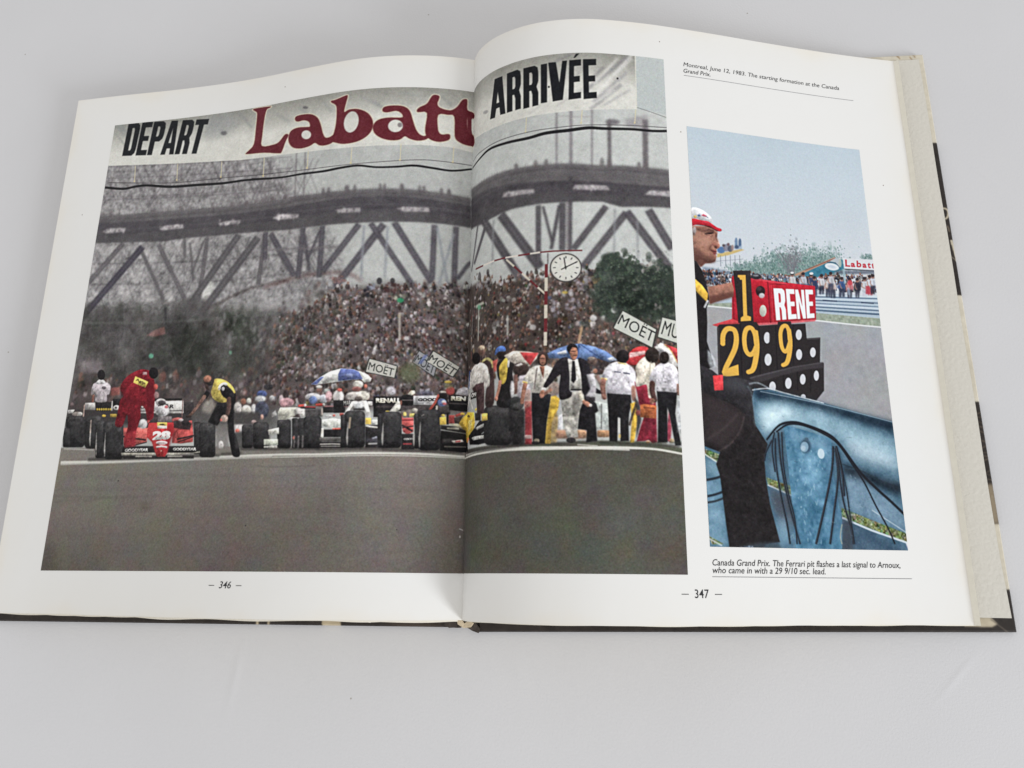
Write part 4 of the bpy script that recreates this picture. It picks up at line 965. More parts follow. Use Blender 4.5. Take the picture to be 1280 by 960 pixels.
# open-necked man
S.poly('J5', [(95, 370), (150, 275), (215, 245), (300, 250), (352, 290), (330, 350), (330, 480), (170, 475), (180, 390), (130, 400)], (206, 200, 190), 1, .45, True); S.line('J5', [(210, 262), (185, 440)], 1.6, (96, 84, 84), .7, .4)
S.poly('J5', [(90, 372), (132, 382), (126, 398), (88, 386)], (222, 190, 90), .9, .35); S.line('J5', [(112, 396), (96, 470), (84, 560)], [5, 4], (150, 100, 82), 1, .4, True); S.poly('J5', [(228, 250), (272, 250), (262, 350), (246, 310)], (150, 92, 74), 1, .4)
S.ell('J5', 255, 190, 42, 62, (52, 38, 36), 1, .4); S.ell('J5', 256, 200, 26, 46, (166, 112, 92), 1, .45); S.ell('J5', 252, 186, 22, 6, (84, 54, 48), .8, .35); S.ell('J5', 254, 220, 12, 4, (90, 52, 46), .8, .3)
S.poly('J5', [(166, 470), (326, 480), (318, 560), (292, 700), (280, 890), (176, 890), (164, 600)], (28, 27, 31), 1, .45); S.ell('J5', 205, 866, 24, 18, (150, 140, 116), .8, .4); S.ell('J5', 196, 884, 34, 14, (30, 27, 27), .9, .4)
S.poly('J5', [(326, 500), (360, 488), (396, 520), (384, 600), (330, 720), (320, 890), (276, 890), (290, 720)], (204, 164, 52), .97, .45); S.poly('J5', [(300, 730), (370, 620), (390, 700), (370, 880), (290, 890)], (150, 116, 56), .7, .9)
S.poly('J5', [(386, 660), (424, 640), (420, 780), (380, 776)], (206, 204, 210), .9, .6); S.rect('J5', 366, 778, 620, 850, (156, 110, 84), .9, .8, 20); S.poly('J5', [(690, 540), (800, 560), (804, 770), (700, 770)], (196, 204, 200), .85, .8); S.rect('J5', 705, 780, 810, 838, (170, 124, 88), .95, .5, 14); S.line('J5', [(742, 560), (742, 770)], 1.4, (84, 84, 84), .7, .4)
S.ell('J5', 350, 440, 50, 60, (120, 96, 86), .7, .9); S.ell('J5', 580, 804, 40, 26, (190, 146, 110), .8, .6)
# striding man in the dark jacket
S.poly('J5', [(545, 440), (620, 480), (700, 560), (716, 620), (690, 640), (708, 870), (616, 880), (620, 780), (545, 770), (560, 600)], (28, 26, 30), 1, .5)
S.poly('J5', [(400, 500), (590, 440), (600, 520), (560, 620), (540, 760), (550, 840), (460, 846), (425, 720), (415, 600)], (164, 160, 152), 1, .45); S.poly('J5', [(500, 500), (586, 450), (584, 540), (552, 640), (540, 740), (500, 640)], (110, 106, 102), .7, .9); S.poly('J5', [(440, 740), (500, 770), (530, 740), (545, 838), (464, 842)], (190, 186, 178), .6, .8)
S.ell('J5', 490, 862, 40, 24, (36, 34, 36), .97, .4); S.poly('J5', [(380, 205), (465, 180), (480, 300), (478, 440), (500, 470), (480, 510), (400, 525), (390, 430), (400, 320), (330, 390), (285, 430), (262, 415), (300, 340)], (36, 32, 38), 1, .4, True)
S.poly('J5', [(545, 190), (615, 205), (650, 280), (660, 380), (700, 430), (745, 460), (735, 480), (660, 470), (600, 490), (575, 430), (572, 330)], (34, 31, 37), 1, .4, True)
S.poly('J5', [(464, 186), (500, 200), (545, 190), (570, 310), (578, 440), (484, 442), (478, 320)], (214, 210, 204), 1, .4); S.poly('J5', [(484, 400), (572, 350), (578, 440), (486, 442)], (150, 148, 140), .8, .8); S.rect('J5', 486, 438, 576, 452, (40, 36, 38), 1, .35)
S.poly('J5', [(500, 206), (522, 206), (534, 360), (512, 392), (490, 370)], (32, 30, 36), 1, .35); S.ell('J5', 500, 104, 46, 42, (28, 24, 26), 1, .4); S.ell('J5', 512, 138, 34, 56, (168, 112, 88), 1, .4, -5); S.poly('J5', [(458, 110), (486, 80), (530, 78), (544, 100), (500, 92), (480, 130), (474, 150)], (26, 23, 25), 1, .4)
S.ell('J5', 508, 126, 26, 5, (70, 44, 40), .8, .3); S.ell('J5', 522, 160, 18, 5, (70, 44, 40), .85, .3); S.poly('J5', [(490, 170), (530, 184), (524, 200), (500, 200)], (140, 90, 72), .9, .4)
S.ell('J5', 264, 440, 20, 14, (214, 208, 204), .95, .35); S.ell('J5', 252, 480, 22, 34, (166, 112, 92), 1, .4, 15); S.line('J5', [(270, 480), (330, 440)], 3.4, (160, 110, 92), .9, .4); S.poly('J5', [(540, 480), (570, 450), (600, 540), (575, 546)], (176, 168, 152), .95, .45); S.line('J5', [(596, 540), (640, 575)], 4.6, (166, 112, 92), 1, .4); S.ell('J5', 652, 574, 12, 12, (214, 206, 200), .9, .4)
# camera man behind
S.ell('J5', 668, 205, 42, 32, (106, 84, 78), .9, .6); S.ell('J5', 656, 186, 30, 14, (150, 140, 130), .8, .5); S.poly('J5', [(620, 320), (680, 310), (700, 420), (690, 510), (610, 500), (650, 440)], (206, 200, 206), .85, .7); S.ell('J5', 716, 300, 44, 22, (52, 40, 40), .9, .5); S.ell('J5', 690, 290, 20, 20, (170, 116, 92), .8, .5); S.line('J5', [(700, 320), (760, 440), (760, 520)], 4.4, (120, 86, 78), .8, .7)
S.rect('J5', 605, 505, 690, 540, (50, 44, 48), .9, .5)
# red and red-white umbrellas at the right
S.poly('J6', [(290, 235), (300, 160), (340, 110), (400, 86), (460, 96), (470, 140), (400, 200), (370, 240)], (192, 50, 54), 1, .4, True); S.poly('J6', [(312, 140), (440, 122), (444, 150), (312, 182)], (214, 196, 192), .8, .5)
S.poly('J6', [(520, 90), (570, 55), (620, 75), (680, 150), (720, 220), (720, 262), (660, 240), (560, 200)], (212, 208, 206), 1, .4); S.poly('J6', [(590, 66), (660, 86), (716, 110), (722, 250), (690, 180), (640, 100)], (186, 52, 58), 1, .4); S.line('J6', [(600, 70), (660, 130), (706, 220)], 1.2, (214, 176, 90), .8, .3); S.ell('J6', 572, 130, 26, 24, (96, 96, 104), .6, .5)
# white-shirted men with backs turned
S.poly('J6', [(80, 345), (120, 260), (165, 225), (230, 215), (300, 235), (350, 280), (362, 350), (350, 420), (330, 440), (322, 490), (125, 475), (135, 380), (120, 360)], (206, 202, 210), 1, .45, True); S.poly('J6', [(78, 344), (128, 352), (124, 366), (76, 360)], (224, 192, 90), .9, .35); S.line('J6', [(186, 296), (240, 300)], 1.3, (70, 70, 96), .85, .25); S.line('J6', [(260, 304), (316, 314)], 1.5, (70, 70, 96), .8, .25)
S.line('J6', [(160, 360), (185, 320)], 1.0, (160, 156, 170), .8, .5); S.line('J6', [(300, 330), (318, 420)], 1.2, (160, 156, 170), .7, .6); S.poly('J6', [(140, 400), (300, 430), (320, 480), (130, 470)], (176, 172, 182), .6, 1.2)
S.line('J6', [(98, 360), (90, 440), (108, 520)], [5.4, 4.4], (140, 96, 84), 1, .4, True); S.line('J6', [(345, 420), (345, 480), (350, 530)], [5, 4], (150, 104, 90), .95, .5, True); S.ell('J6', 256, 170, 54, 56, (26, 22, 24), 1, .45); S.line('J6', [(215, 222), (290, 236)], 1.6, (206, 176, 80), .7, .4)
S.poly('J6', [(124, 474), (322, 486), (330, 560), (310, 640), (304, 720), (308, 868), (236, 872), (234, 680), (216, 670), (212, 876), (146, 872), (136, 640)], (28, 26, 29), 1, .45); S.line('J6', [(226, 680), (226, 800)], 2.0, (196, 196, 190), .85, .35); S.ell('J6', 230, 828, 9, 18, (206, 176, 96), .85, .4)
S.poly('J6', [(320, 560), (370, 540), (380, 700), (350, 880), (316, 880), (330, 700)], (204, 162, 52), .97, .5); S.line('J6', [(366, 560), (310, 740)], 2.4, (70, 56, 50), .85, .4); S.poly('J6', [(350, 500), (400, 560), (410, 700), (366, 860), (372, 680)], (44, 38, 40), .85, .7)
S.poly('J6', [(350, 370), (376, 410), (470, 396), (520, 470), (530, 560), (540, 880), (500, 886), (470, 860), (440, 870), (370, 872), (400, 760), (440, 640), (390, 560), (372, 460)], (140, 34, 52), 1, .45); S.poly('J6', [(440, 560), (520, 560), (540, 880), (500, 880), (480, 760), (440, 850)], (96, 26, 40), .7, 1.0); S.poly('J6', [(640, 600), (660, 760), (650, 880), (610, 860)], (140, 40, 60), .9, .6)
S.poly('J6', [(362, 260), (400, 200), (450, 170), (510, 200), (530, 300), (500, 420), (506, 500), (470, 510), (458, 420), (440, 400), (366, 416), (372, 320)], (214, 204, 188), 1, .45, True); S.ell('J6', 500, 160, 60, 64, (40, 32, 30), 1, .5); S.line('J6', [(488, 210), (470, 380), (486, 500)], 1.4, (176, 166, 150), .7, .6)
S.poly('J6', [(475, 365), (510, 270), (580, 222), (640, 225), (700, 265), (715, 340), (712, 400), (700, 470), (540, 460), (530, 390)], (208, 204, 212), 1, .45, True); S.line('J6', [(640, 290), (625, 450)], 1.6, (176, 172, 182), .7, .7); S.line('J6', [(560, 280), (550, 440)], 1.6, (180, 176, 186), .6, .8); S.ell('J6', 598, 180, 42, 52, (40, 31, 30), 1, .45)
S.line('J6', [(500, 385), (500, 460), (524, 540)], [6.4, 5], (70, 46, 44), 1, .4, True); S.line('J6', [(712, 395), (712, 490)], 3.0, (130, 90, 80), .9, .4); S.poly('J6', [(536, 456), (704, 468), (700, 560), (690, 640), (740, 905), (690, 906), (640, 640), (624, 590), (628, 880), (545, 884), (548, 600)], (26, 25, 29), 1, .45)
S.poly('J6', [(400, 572), (430, 562), (535, 576), (532, 684), (400, 672)], (176, 92, 52), 1, .35); S.rect('J6', 440, 590, 520, 668, (150, 76, 44), .7, .7); S.ell('J6', 382, 636, 20, 24, (150, 74, 66), .9, .5); S.ell('J6', 500, 540, 22, 26, (150, 104, 84), .9, .5); S.line('J6', [(426, 590), (520, 600)], 1.2, (110, 52, 34), .8, .35)
S.rect('J6', 704, 520, 760, 800, (196, 200, 206), .6, .9); S.ell('J6', 660, 866, 20, 18, (176, 140, 90), .7, .5); S.ell('J6', 464, 878, 18, 12, (190, 120, 80), .8, .4)
for x in (120, 250, 420, 560, 700):
    S.line('J6', [(x - 60, 880), (x + 60, 886)], 2.0, (46, 50, 40), .6, .8)

S.vol = None
# ---- banner over the top, both pages, and its cables (in front of everything else)
ban = np.vstack([fpx('A', [(330, 200), (1000, 100)]), fpx('B', [(300, -40), (1175, -20)]), fpx('C', [(50, 60), (978, 60), (988, 442), (840, 442), (700, 447), (520, 462), (360, 488), (250, 518), (150, 558), (52, 622)]),
                 fpx('B', [(1162, 512), (1060, 498), (900, 485), (750, 487), (500, 502), (250, 530), (0, 561)]), fpx('A', [(1000, 508), (700, 524), (345, 537)])])
ban = np.vstack([fpx('A', [(330, 537), (330, 180)]), [(300, 60), (594, 40), (600, 40), (793.9, 50)], fpx('C', [(978, 133), (988, 442), (840, 442), (700, 447), (520, 462), (360, 488), (250, 518), (150, 558), (90, 592), (56, 622)]),
                 fpx('B', [(1168, 513), (1060, 498), (900, 485), (750, 487), (500, 502), (250, 530), (0, 561)]), fpx('A', [(1000, 508), (700, 524)])])
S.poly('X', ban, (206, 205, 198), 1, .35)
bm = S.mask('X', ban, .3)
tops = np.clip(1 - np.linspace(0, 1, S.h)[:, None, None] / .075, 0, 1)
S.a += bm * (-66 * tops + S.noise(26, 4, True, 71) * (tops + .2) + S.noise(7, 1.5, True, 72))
S.poly('C', [(980, 100), (1180, 100), (1180, 480), (990, 440)], (176, 183, 183), 1, .5)
S.line('C', [(978, 120), (988, 442)], 1.2, (206, 204, 192), .9, .3)
r = np.random.default_rng(73)
for (x0, y0, x1, y1, w, c) in ((700, 330, 940, 140, 5, (120, 118, 124)), (720, 440, 900, 300, 5, (130, 128, 134)), (740, 300, 880, 150, 3, (228, 226, 222)), (760, 350, 960, 130, 3, (226, 224, 222)), (740, 400, 930, 230, 4, (138, 136, 142)),
                               (700, 440, 860, 330, 3, (222, 220, 216)), (800, 420, 950, 330, 2.4, (150, 148, 152)), (740, 260, 800, 200, 4, (120, 118, 122)), (500, 180, 620, 125, 3, (120, 118, 122)), (640, 260, 700, 170, 2, (150, 148, 150)),
                               (520, 430, 700, 310, 2, (170, 168, 168)), (370, 470, 460, 400, 2, (166, 164, 164)), (860, 250, 960, 150, 4, (210, 208, 206))):
    S.line('C', [(x0, y0), (x1, y1)], w, c, .55, 1.2)
for (x0, y0, x1, y1) in ((400, 270, 470, 380), (385, 350, 440, 420), (1080, 220, 1140, 280), (950, 290, 1000, 340)):
    S.line('A', [(x0, y0), (x1, y1)], 2.4, (132, 134, 134), .5, 1.0)
S.poly('A', [(383, 302), (440, 296), (440, 370), (400, 340)], (128, 132, 132), .7, 2.5); S.poly('A', [(900, 250), (1050, 230), (1100, 300), (1000, 370), (890, 380)], (142, 144, 146), .6, 5); S.ell('A', 1005, 350, 18, 12, (84, 84, 88), .8, 1.0)
for (x0, y0, x1, y1) in ((0, 330, 60, 400), (180, 330, 250, 370), (300, 300, 340, 330), (420, 270, 460, 320), (600, 240, 700, 290), (660, 260, 720, 300), (800, 225, 900, 240), (1010, 240, 1060, 290)):
    S.line('B', [(x0, y0), (x1, y1)], 3.0, (132, 134, 136), .5, 1.6)
S.ell('B', 328, 298, 14, 7, (88, 88, 90), .8, .7); S.ell('B', 800, 385, 12, 12, (110, 100, 104), .8, .6)
S.ell('C', 125, 458, 16, 9, (140, 138, 138), .8, .6, -30); S.ell('C', 486, 314, 6, 7, (30, 30, 32), .95, .2); S.ell('C', 878, 266, 6, 6, (30, 30, 32), .95, .2)
# big condensed words
INK = (20, 22, 28)
S.block('A', 'DEPART', [(462, 292), (922, 268), (870, 466), (424, 480)], INK, .97, .5, .08)
S.line('A', [(640, 276), (668, 270)], 1.6, INK, .9, .3)
for fr, ch, q in (('C', 'A', [(176, 268), (222, 250), (238, 466), (150, 500)]), ('C', 'R', [(246, 238), (326, 208), (326, 438), (246, 462)]), ('C', 'R', [(340, 208), (426, 188), (426, 418), (340, 440)]), ('C', 'I', [(440, 186), (476, 180), (476, 402), (440, 408)]),
                  ('C', 'V', [(482, 176), (590, 164), (566, 388), (508, 398)]), ('C', 'É', [(602, 162), (670, 156), (670, 378), (598, 388)]), ('C', 'E', [(680, 156), (756, 154), (760, 378), (684, 384)])):
    if ch == 'A':
        S.poly('C', [(176, 270), (220, 252), (238, 466), (208, 474), (204, 430), (186, 438), (178, 490), (150, 500)], INK, 1, .35, holes=[[(194, 340), (202, 402), (187, 408)]])
    elif ch == 'V':
        S.poly('C', [(482, 176), (526, 172), (546, 290), (562, 166), (590, 163), (566, 388), (508, 398)], INK, 1, .35)
    else:
        S.block(fr, ch, q, INK, 1, .35)
# red script word
LAB = [([(68, 305), (78, 318), (86, 330), (80, 400), (70, 480), (45, 512), (32, 524), (36, 531), (120, 524), (195, 527), (210, 518), (228, 470), (243, 438), (236, 430), (222, 436), (195, 470), (165, 484), (110, 490), (112, 440), (122, 360), (134, 310), (150, 300), (150, 292)], None),
       ([(275, 352), (285, 340), (320, 332), (360, 332), (390, 350), (405, 385), (415, 425), (428, 448), (450, 445), (468, 435), (470, 460), (455, 478), (420, 488), (395, 486), (375, 475), (350, 490), (310, 502), (270, 500), (248, 480), (242, 450), (255, 415), (290, 398), (335, 395), (350, 392), (345, 370), (320, 362), (295, 368), (280, 366)], (332, 434, 24, 22, -10)),
       ([(455, 265), (480, 258), (530, 237), (540, 242), (530, 280), (522, 320), (545, 308), (590, 305), (640, 325), (665, 365), (660, 410), (630, 445), (580, 470), (520, 480), (480, 474), (455, 464), (468, 430), (480, 380), (484, 310), (478, 285), (460, 275)], (557, 370, 36, 54, 14)),
       ([(712, 308), (725, 293), (770, 287), (820, 292), (850, 315), (865, 360), (880, 405), (900, 432), (925, 440), (945, 425), (952, 440), (930, 458), (890, 464), (850, 455), (825, 442), (800, 458), (755, 462), (705, 450), (672, 425), (665, 390), (690, 360), (740, 348), (800, 348), (815, 343), (805, 325), (780, 315), (740, 322), (718, 320)], (778, 390, 37, 31, -5)),
       ([(885, 310), (900, 295), (935, 278), (960, 240), (980, 234), (998, 242), (994, 262), (988, 278), (1000, 298), (1050, 312), (1085, 295), (1110, 262), (1130, 255), (1138, 265), (1138, 310), (1170, 325), (1170, 352), (1140, 348), (1138, 400), (1146, 428), (1170, 440), (1170, 488), (1130, 486), (1092, 468), (1074, 440), (1072, 345), (1040, 335), (992, 335), (990, 400), (998, 425), (1015, 433), (1040, 430), (1052, 438), (1045, 460), (1000, 470), (960, 462), (932, 440), (926, 400), (935, 325), (890, 322)], None)]
for p, hole in LAB:
    S.line('B', smooth_closed(p, 3), 2.6, (216, 206, 182), .85, .4, closed=True)
for p, hole in LAB:
    hs = []
    if hole:
        cx, cy, rx, ry, ro = hole
        t = np.linspace(0, 2 * np.pi, 25)[:-1]; c, s_ = math.cos(math.radians(ro)), math.sin(math.radians(ro))
        hs = [np.stack([cx + rx * np.cos(t) * c - ry * np.sin(t) * s_, cy + rx * np.cos(t) * s_ + ry * np.sin(t) * c], -1)]
    S.poly('B', smooth_closed(p, 3), (100, 27, 38), .98, .5, holes=hs)
    lo = np.array(p).copy(); lo[:, 1] = np.minimum(lo[:, 1], 300)
S.poly('C', [(20, 640), (20, 450), (50, 462), (50, 494), (44, 500), (44, 560), (50, 620)], (100, 26, 38), .95, .35)
S.a += bm * (S.noise(3, 2.2, True, 74) + S.noise(10, 2.5, True, 75))
# cables under the banner and their cords
cab = [fpx('A', [(326, 660), (430, 668), (500, 655), (570, 648), (700, 656), (850, 646), (1000, 636), (1130, 618), (1280, 608)]), fpx('B', [(60, 656), (200, 648), (310, 630), (420, 616), (500, 600), (590, 588), (680, 596), (780, 594), (870, 588), (960, 600), (1060, 614), (1160, 606)])]
S.line('X', np.vstack(cab), [3.4, 3.6, 3.8, 3.0, 2.6, 3.4, 2.6, 3.2, 2.4], (28, 27, 31), 1, .35, True)
S.line('X', np.vstack([fpx('A', [(345, 632), (700, 634), (1000, 606), (1280, 582)]), fpx('B', [(100, 634), (300, 612), (570, 580), (860, 560), (1000, 566), (1160, 588)])]), .9, (70, 66, 70), .85, .3, True)
cabr = fpx('C', [(50, 778), (90, 725), (150, 668), (250, 632), (370, 606), (470, 578), (600, 562), (710, 548), (800, 552), (960, 556), (1080, 566), (1170, 566)])
S.line('X', cabr, [2.0, 3.2, 3.6, 4.2, 4.4, 3.8, 3.2, 3.4], (24, 23, 27), 1, .35, True)
S.line('C', [(54, 740), (90, 690), (200, 622), (360, 574), (520, 548), (700, 532), (940, 534), (1170, 548)], .9, (70, 66, 70), .85, .3, True)
S.line('C', [(990, 432), (1080, 462), (1170, 494)], .9, (110, 108, 110), .8, .3)
for fr, x, y0, y1 in (('A', 500, 535, 625), ('A', 742, 525, 618), ('A', 994, 510, 600), ('B', 122, 548, 640), ('B', 342, 515, 600), ('B', 560, 498, 575), ('B', 806, 480, 560), ('B', 1070, 495, 570), ('C', 358, 488, 570), ('C', 676, 447, 520), ('C', 982, 442, 520)):
    S.line(fr, [(x, y0), (x - 5, y1)], 1.0, (206, 196, 160), .9, .3); S.ell(fr, x - 6, y1, 5, 5, (206, 190, 140), .8, .3)
# halftone mottling and film grain over the whole print
S.a = blur(S.a, .5)
S.a += .45 * (S.a - blur(S.a, 2.6))
gr = blur(rng.normal(0, 1, (S.h, S.w, 1)).astype(np.float32), .9) * 12 + blur(rng.normal(0, 1, (S.h, S.w, 3)).astype(np.float32), .9) * 6.5
S.a = np.clip(S.a + gr * (.55 + .45 * np.sin(np.clip(S.a.mean(-1, keepdims=True) / 255, 0, 1) * np.pi)), 0, 255)
lum = S.a.mean(-1, keepdims=True)
S.a = lum + (S.a - lum) * .84
# neighbour tint: old offset ink runs a touch warm and dense

# ---------------------------------------------------------------- the small printed photograph on the right page
QL, QR, QB, QT = 0.12369, 0.2222, 0.03255, 0.24095
T = Print(QL, QR, QB, QT, 4800, lambda p: px_page(p, 1), (200, 208, 214))
# pale sky, bluer at the top
ty = np.linspace(0, 1, T.h)[:, None, None]
T.a[:] = np.array([186, 200, 211], np.float32) * np.clip(1 - ty * 2.6, 0, 1) + np.array([207, 212, 219], np.float32) * (1 - np.clip(1 - ty * 2.6, 0, 1))
T.a += T.noise(50, 2, True, 81)
# far trees
r = np.random.default_rng(82)
for (cx, cy, rx, ry, n, pal) in ((945, 336, 22, 9, 150, 0), (975, 333, 26, 18, 420, 0), (1020, 329, 30, 19, 460, 0), (1000, 338, 60, 8, 200, 0), (990, 325, 14, 20, 60, 1), (1085, 322, 8, 4, 20, 0), (930, 336, 20, 8, 60, 0), (900, 350, 26, 14, 100, 0)):
    pts = np.stack([cx + rx * r.normal(0, .5, n), cy + ry * r.normal(0, .5, n)], -1)
    cols = (np.array([(104, 134, 132), (128, 154, 150), (84, 112, 110), (150, 170, 168)]) if pal == 0 else np.array([(120, 120, 128), (150, 152, 158), (100, 104, 110)]))
    T.blobs(pts, r.uniform(1.0, 2.2, n), cols[r.integers(0, len(cols), n)], .35, .8)
    pts = np.stack([cx + rx * r.normal(0, .52, 3 * n), cy + ry * r.normal(0, .52, 3 * n)], -1)
    T.blobs(pts, r.uniform(.35, 1.0, 3 * n), cols[r.integers(0, len(cols), 3 * n)] * r.uniform(.85, 1.1, (3 * n, 1)), .55, .25)
for k in range(26):
    a = r.uniform(-.5, .5); x0, y0 = 990 + r.normal(0, 3), 342
    L = r.uniform(14, 32)
    T.line('X', [(x0, y0), (x0 + a * L * .6, y0 - L * .6), (x0 + a * L * 1.3, y0 - L)], .7, (112, 112, 120), .6, .3)
# road, verge, guardrail
T.poly('P', [(120, 640), (330, 660), (760, 726), (1130, 764), (1300, 780), (1300, 1700), (60, 1700), (60, 640)], (156, 160, 168), 1, .5)
T.poly('Q', [(740, -60), (1110, 40), (1115, 360), (740, 240)], (152, 155, 162), .8, 3)
rd = T.mask('P', [(120, 640), (330, 660), (760, 726), (1130, 764), (1300, 780), (1300, 1700), (60, 1700), (60, 640)], .5)
T.a += rd * (T.noise(5, 3, True, 83) + T.noise(18, 1.4, False, 84) + np.array([6, 2, -2], np.float32) * ty)
T.poly('P', [(120, 610), (330, 620), (760, 680), (1130, 716), (1130, 762), (760, 726), (330, 664), (120, 648)], (150, 160, 146), 1, .6)
T.a += T.mask('P', [(120, 610), (330, 620), (760, 680), (1130, 716), (1130, 762), (760, 726), (330, 664), (120, 648)], .5) * T.noise(2.4, 9, True, 85)
T.line('P', [(160, 648), (330, 664), (760, 727), (1125, 765)], 1.6, (222, 224, 226), .95, .35)
T.poly('P', [(740, 578), (1108, 598), (1116, 716), (760, 686)], (176, 192, 206), 1, .4); T.poly('P', [(150, 612), (330, 606), (330, 632), (150, 640)], (176, 192, 206), 1, .5)
for (x0, y0, x1, y1, w, c) in ((320, 618, 1040, 640, 1.8, (96, 116, 140)), (320, 656, 1040, 690, 1.6, (84, 104, 128)), (320, 690, 1040, 730, 1.6, (110, 130, 152)), (330, 728, 1040, 772, 1.8, (84, 104, 128)), (330, 766, 1050, 812, 2.4, (70, 92, 116)),
                               (320, 598, 1030, 622, 2.0, (206, 218, 228)), (330, 640, 1040, 664, 1.6, (196, 210, 222)), (330, 708, 1040, 748, 1.8, (200, 212, 224)), (330, 780, 1050, 838, 1.6, (170, 186, 200)), (420, 658, 580, 668, 1.6, (52, 64, 90)), (840, 682, 980, 692, 1.4, (52, 64, 90))):
    T.line('K3', [(x0, y0), (x1, y1)], w, c, .9, .35)
# crowd behind the rail and the tent
T.poly('K3', [(220, 355), (560, 195), (640, 215), (655, 320), (560, 350), (500, 380), (230, 430)], (56, 118, 142), .97, .6)
T.a += T.mask('K3', [(220, 355), (560, 195), (640, 215), (655, 320), (560, 350), (500, 380), (230, 430)], .6) * T.noise(3, 7, True, 86)
T.line('K3', [(120, 385), (230, 340), (400, 265), (560, 196)], 2.6, (176, 140, 120), 1, .35); T.line('K3', [(230, 330), (555, 200)], 1.0, (110, 70, 70), .8, .3)
T.poly('K3', [(500, 232), (560, 196), (620, 200), (600, 300), (560, 250)], (196, 196, 200), .85, .5); T.ell('K3', 522, 292, 78, 38, (214, 220, 226), 1, .35, 12); T.ell('K3', 524, 292, 46, 16, (176, 190, 206), .6, .6, 12); T.line('K3', [(470, 245), (560, 248), (620, 310)], 1.0, (40, 66, 90), .8, .3)
T.ell('K3', 610, 255, 18, 44, (176, 186, 176), .9, .5)
T.poly('K3', [(640, 196), (985, 216), (994, 332), (660, 316)], (212, 214, 220), 1, .35); T.line('K3', [(660, 318), (994, 338)], 1.4, (60, 60, 70), .9, .35)
for s_, q in (('L', [(664, 212), (722, 216), (722, 294), (668, 290)]), ('a', [(728, 248), (776, 250), (778, 298), (728, 296)]), ('b', [(790, 224), (842, 228), (846, 302), (792, 298)]), ('a', [(854, 256), (900, 258), (902, 306), (856, 304)]), ('t', [(908, 244), (946, 246), (948, 310), (912, 308)]), ('t', [(952, 248), (988, 250), (990, 314), (956, 312)])):
    T.text('K3', s_, q, (186, 56, 72), 1, .2, .04)
T.rect('K3', 560, 334, 1000, 372, (66, 74, 92), .7, 1.0)
PAL = [((52, 58, 80), 4), ((40, 42, 56), 4), ((84, 104, 140), 3), ((196, 198, 206), 4), ((222, 222, 226), 2.5), ((176, 136, 122), 2.4), ((120, 90, 84), 1.5), ((176, 66, 76), .7), ((140, 156, 180), 2)]
T.poly('P', [(160, 440), (330, 470), (560, 488), (760, 500), (760, 560), (330, 560), (180, 540)], (110, 122, 144), .8, 1.2)
crowd(T, [(878, 338), (915, 342), (990, 346), (1096, 345), (1100, 366), (1010, 362), (880, 358)], 620, PAL, .8, 1.9, 87, .88)
def fan(x, y, top, legs, hair=(44, 38, 44)):
    T.poly('K3', [(x - 34, y + 110), (x - 30, y + 30), (x, y + 16), (x + 30, y + 30), (x + 36, y + 110)], top, .92, .5, True)
    q = np.random.default_rng(int(x + y))
    T.poly('K3', [(x - 28, y + 96), (x + 30, y + 96), (x + 26 + q.uniform(-8, 8), y + 190), (x + 6, y + 196), (x + 2, y + 130), (x - 6, y + 196), (x - 26 + q.uniform(-8, 8), y + 190)], legs, .88, .7)
    T.line('K3', [(x - 26, y + 40), (x - 20 + q.uniform(-14, 10), y + 80), (x + q.uniform(-10, 14), y + 100)], 1.3, (160, 122, 110), .8, .4, True)
    T.line('K3', [(x + 8, y + 40), (x + 14, y + 96)], 1.6, np.array(top) * .7, .6, .6)
    T.ell('K3', x, y, 18, 24, (150, 112, 102), .95, .4); T.ell('K3', x - 2, y - 12, 19, 18, hair, .95, .4)
for k, (x, y, c, l) in enumerate(((90, 380, (206, 206, 210), (52, 60, 84)), (210, 380, (196, 200, 210), (50, 56, 80)), (298, 390, (56, 70, 104), (50, 60, 88)), (410, 400, (212, 212, 218), (40, 44, 62)), (480, 430, (206, 196, 190), (44, 48, 66)), (530, 440, (212, 196, 192), (44, 48, 66)), (630, 430, (60, 90, 140), (46, 52, 72)), (510, 376, (196, 198, 206), (56, 60, 80)),
                                        (715, 440, (206, 130, 136), (44, 46, 60)), (800, 440, (46, 46, 60), (44, 46, 60)), (880, 430, (206, 208, 216), (190, 194, 206)), (935, 410, (212, 214, 222), (176, 76, 88)), (970, 400, (206, 212, 226), (40, 44, 60)), (330, 420, (50, 62, 96), (44, 50, 74)))):
    fan(x, y, c, l)
T.ell('K3', 88, 358, 20, 12, (220, 222, 226), .95, .3); T.ell('K3', 298, 366, 22, 14, (220, 222, 226), .95, .3); T.ell('K3', 720, 465, 26, 30, (190, 62, 74), .85, .5); T.poly('K3', [(890, 500), (930, 500), (944, 590), (890, 590)], (176, 60, 74), .85, .5); T.line('K3', [(650, 320), (665, 480)], 2.6, (150, 176, 186), .8, .5)
T.line('K3', [(0, 420), (4, 470)], 2.0, (110, 140, 150), .7, .5); T.line('K3', [(700, 520), (712, 600)], 3.0, (160, 176, 196), .7, .6)
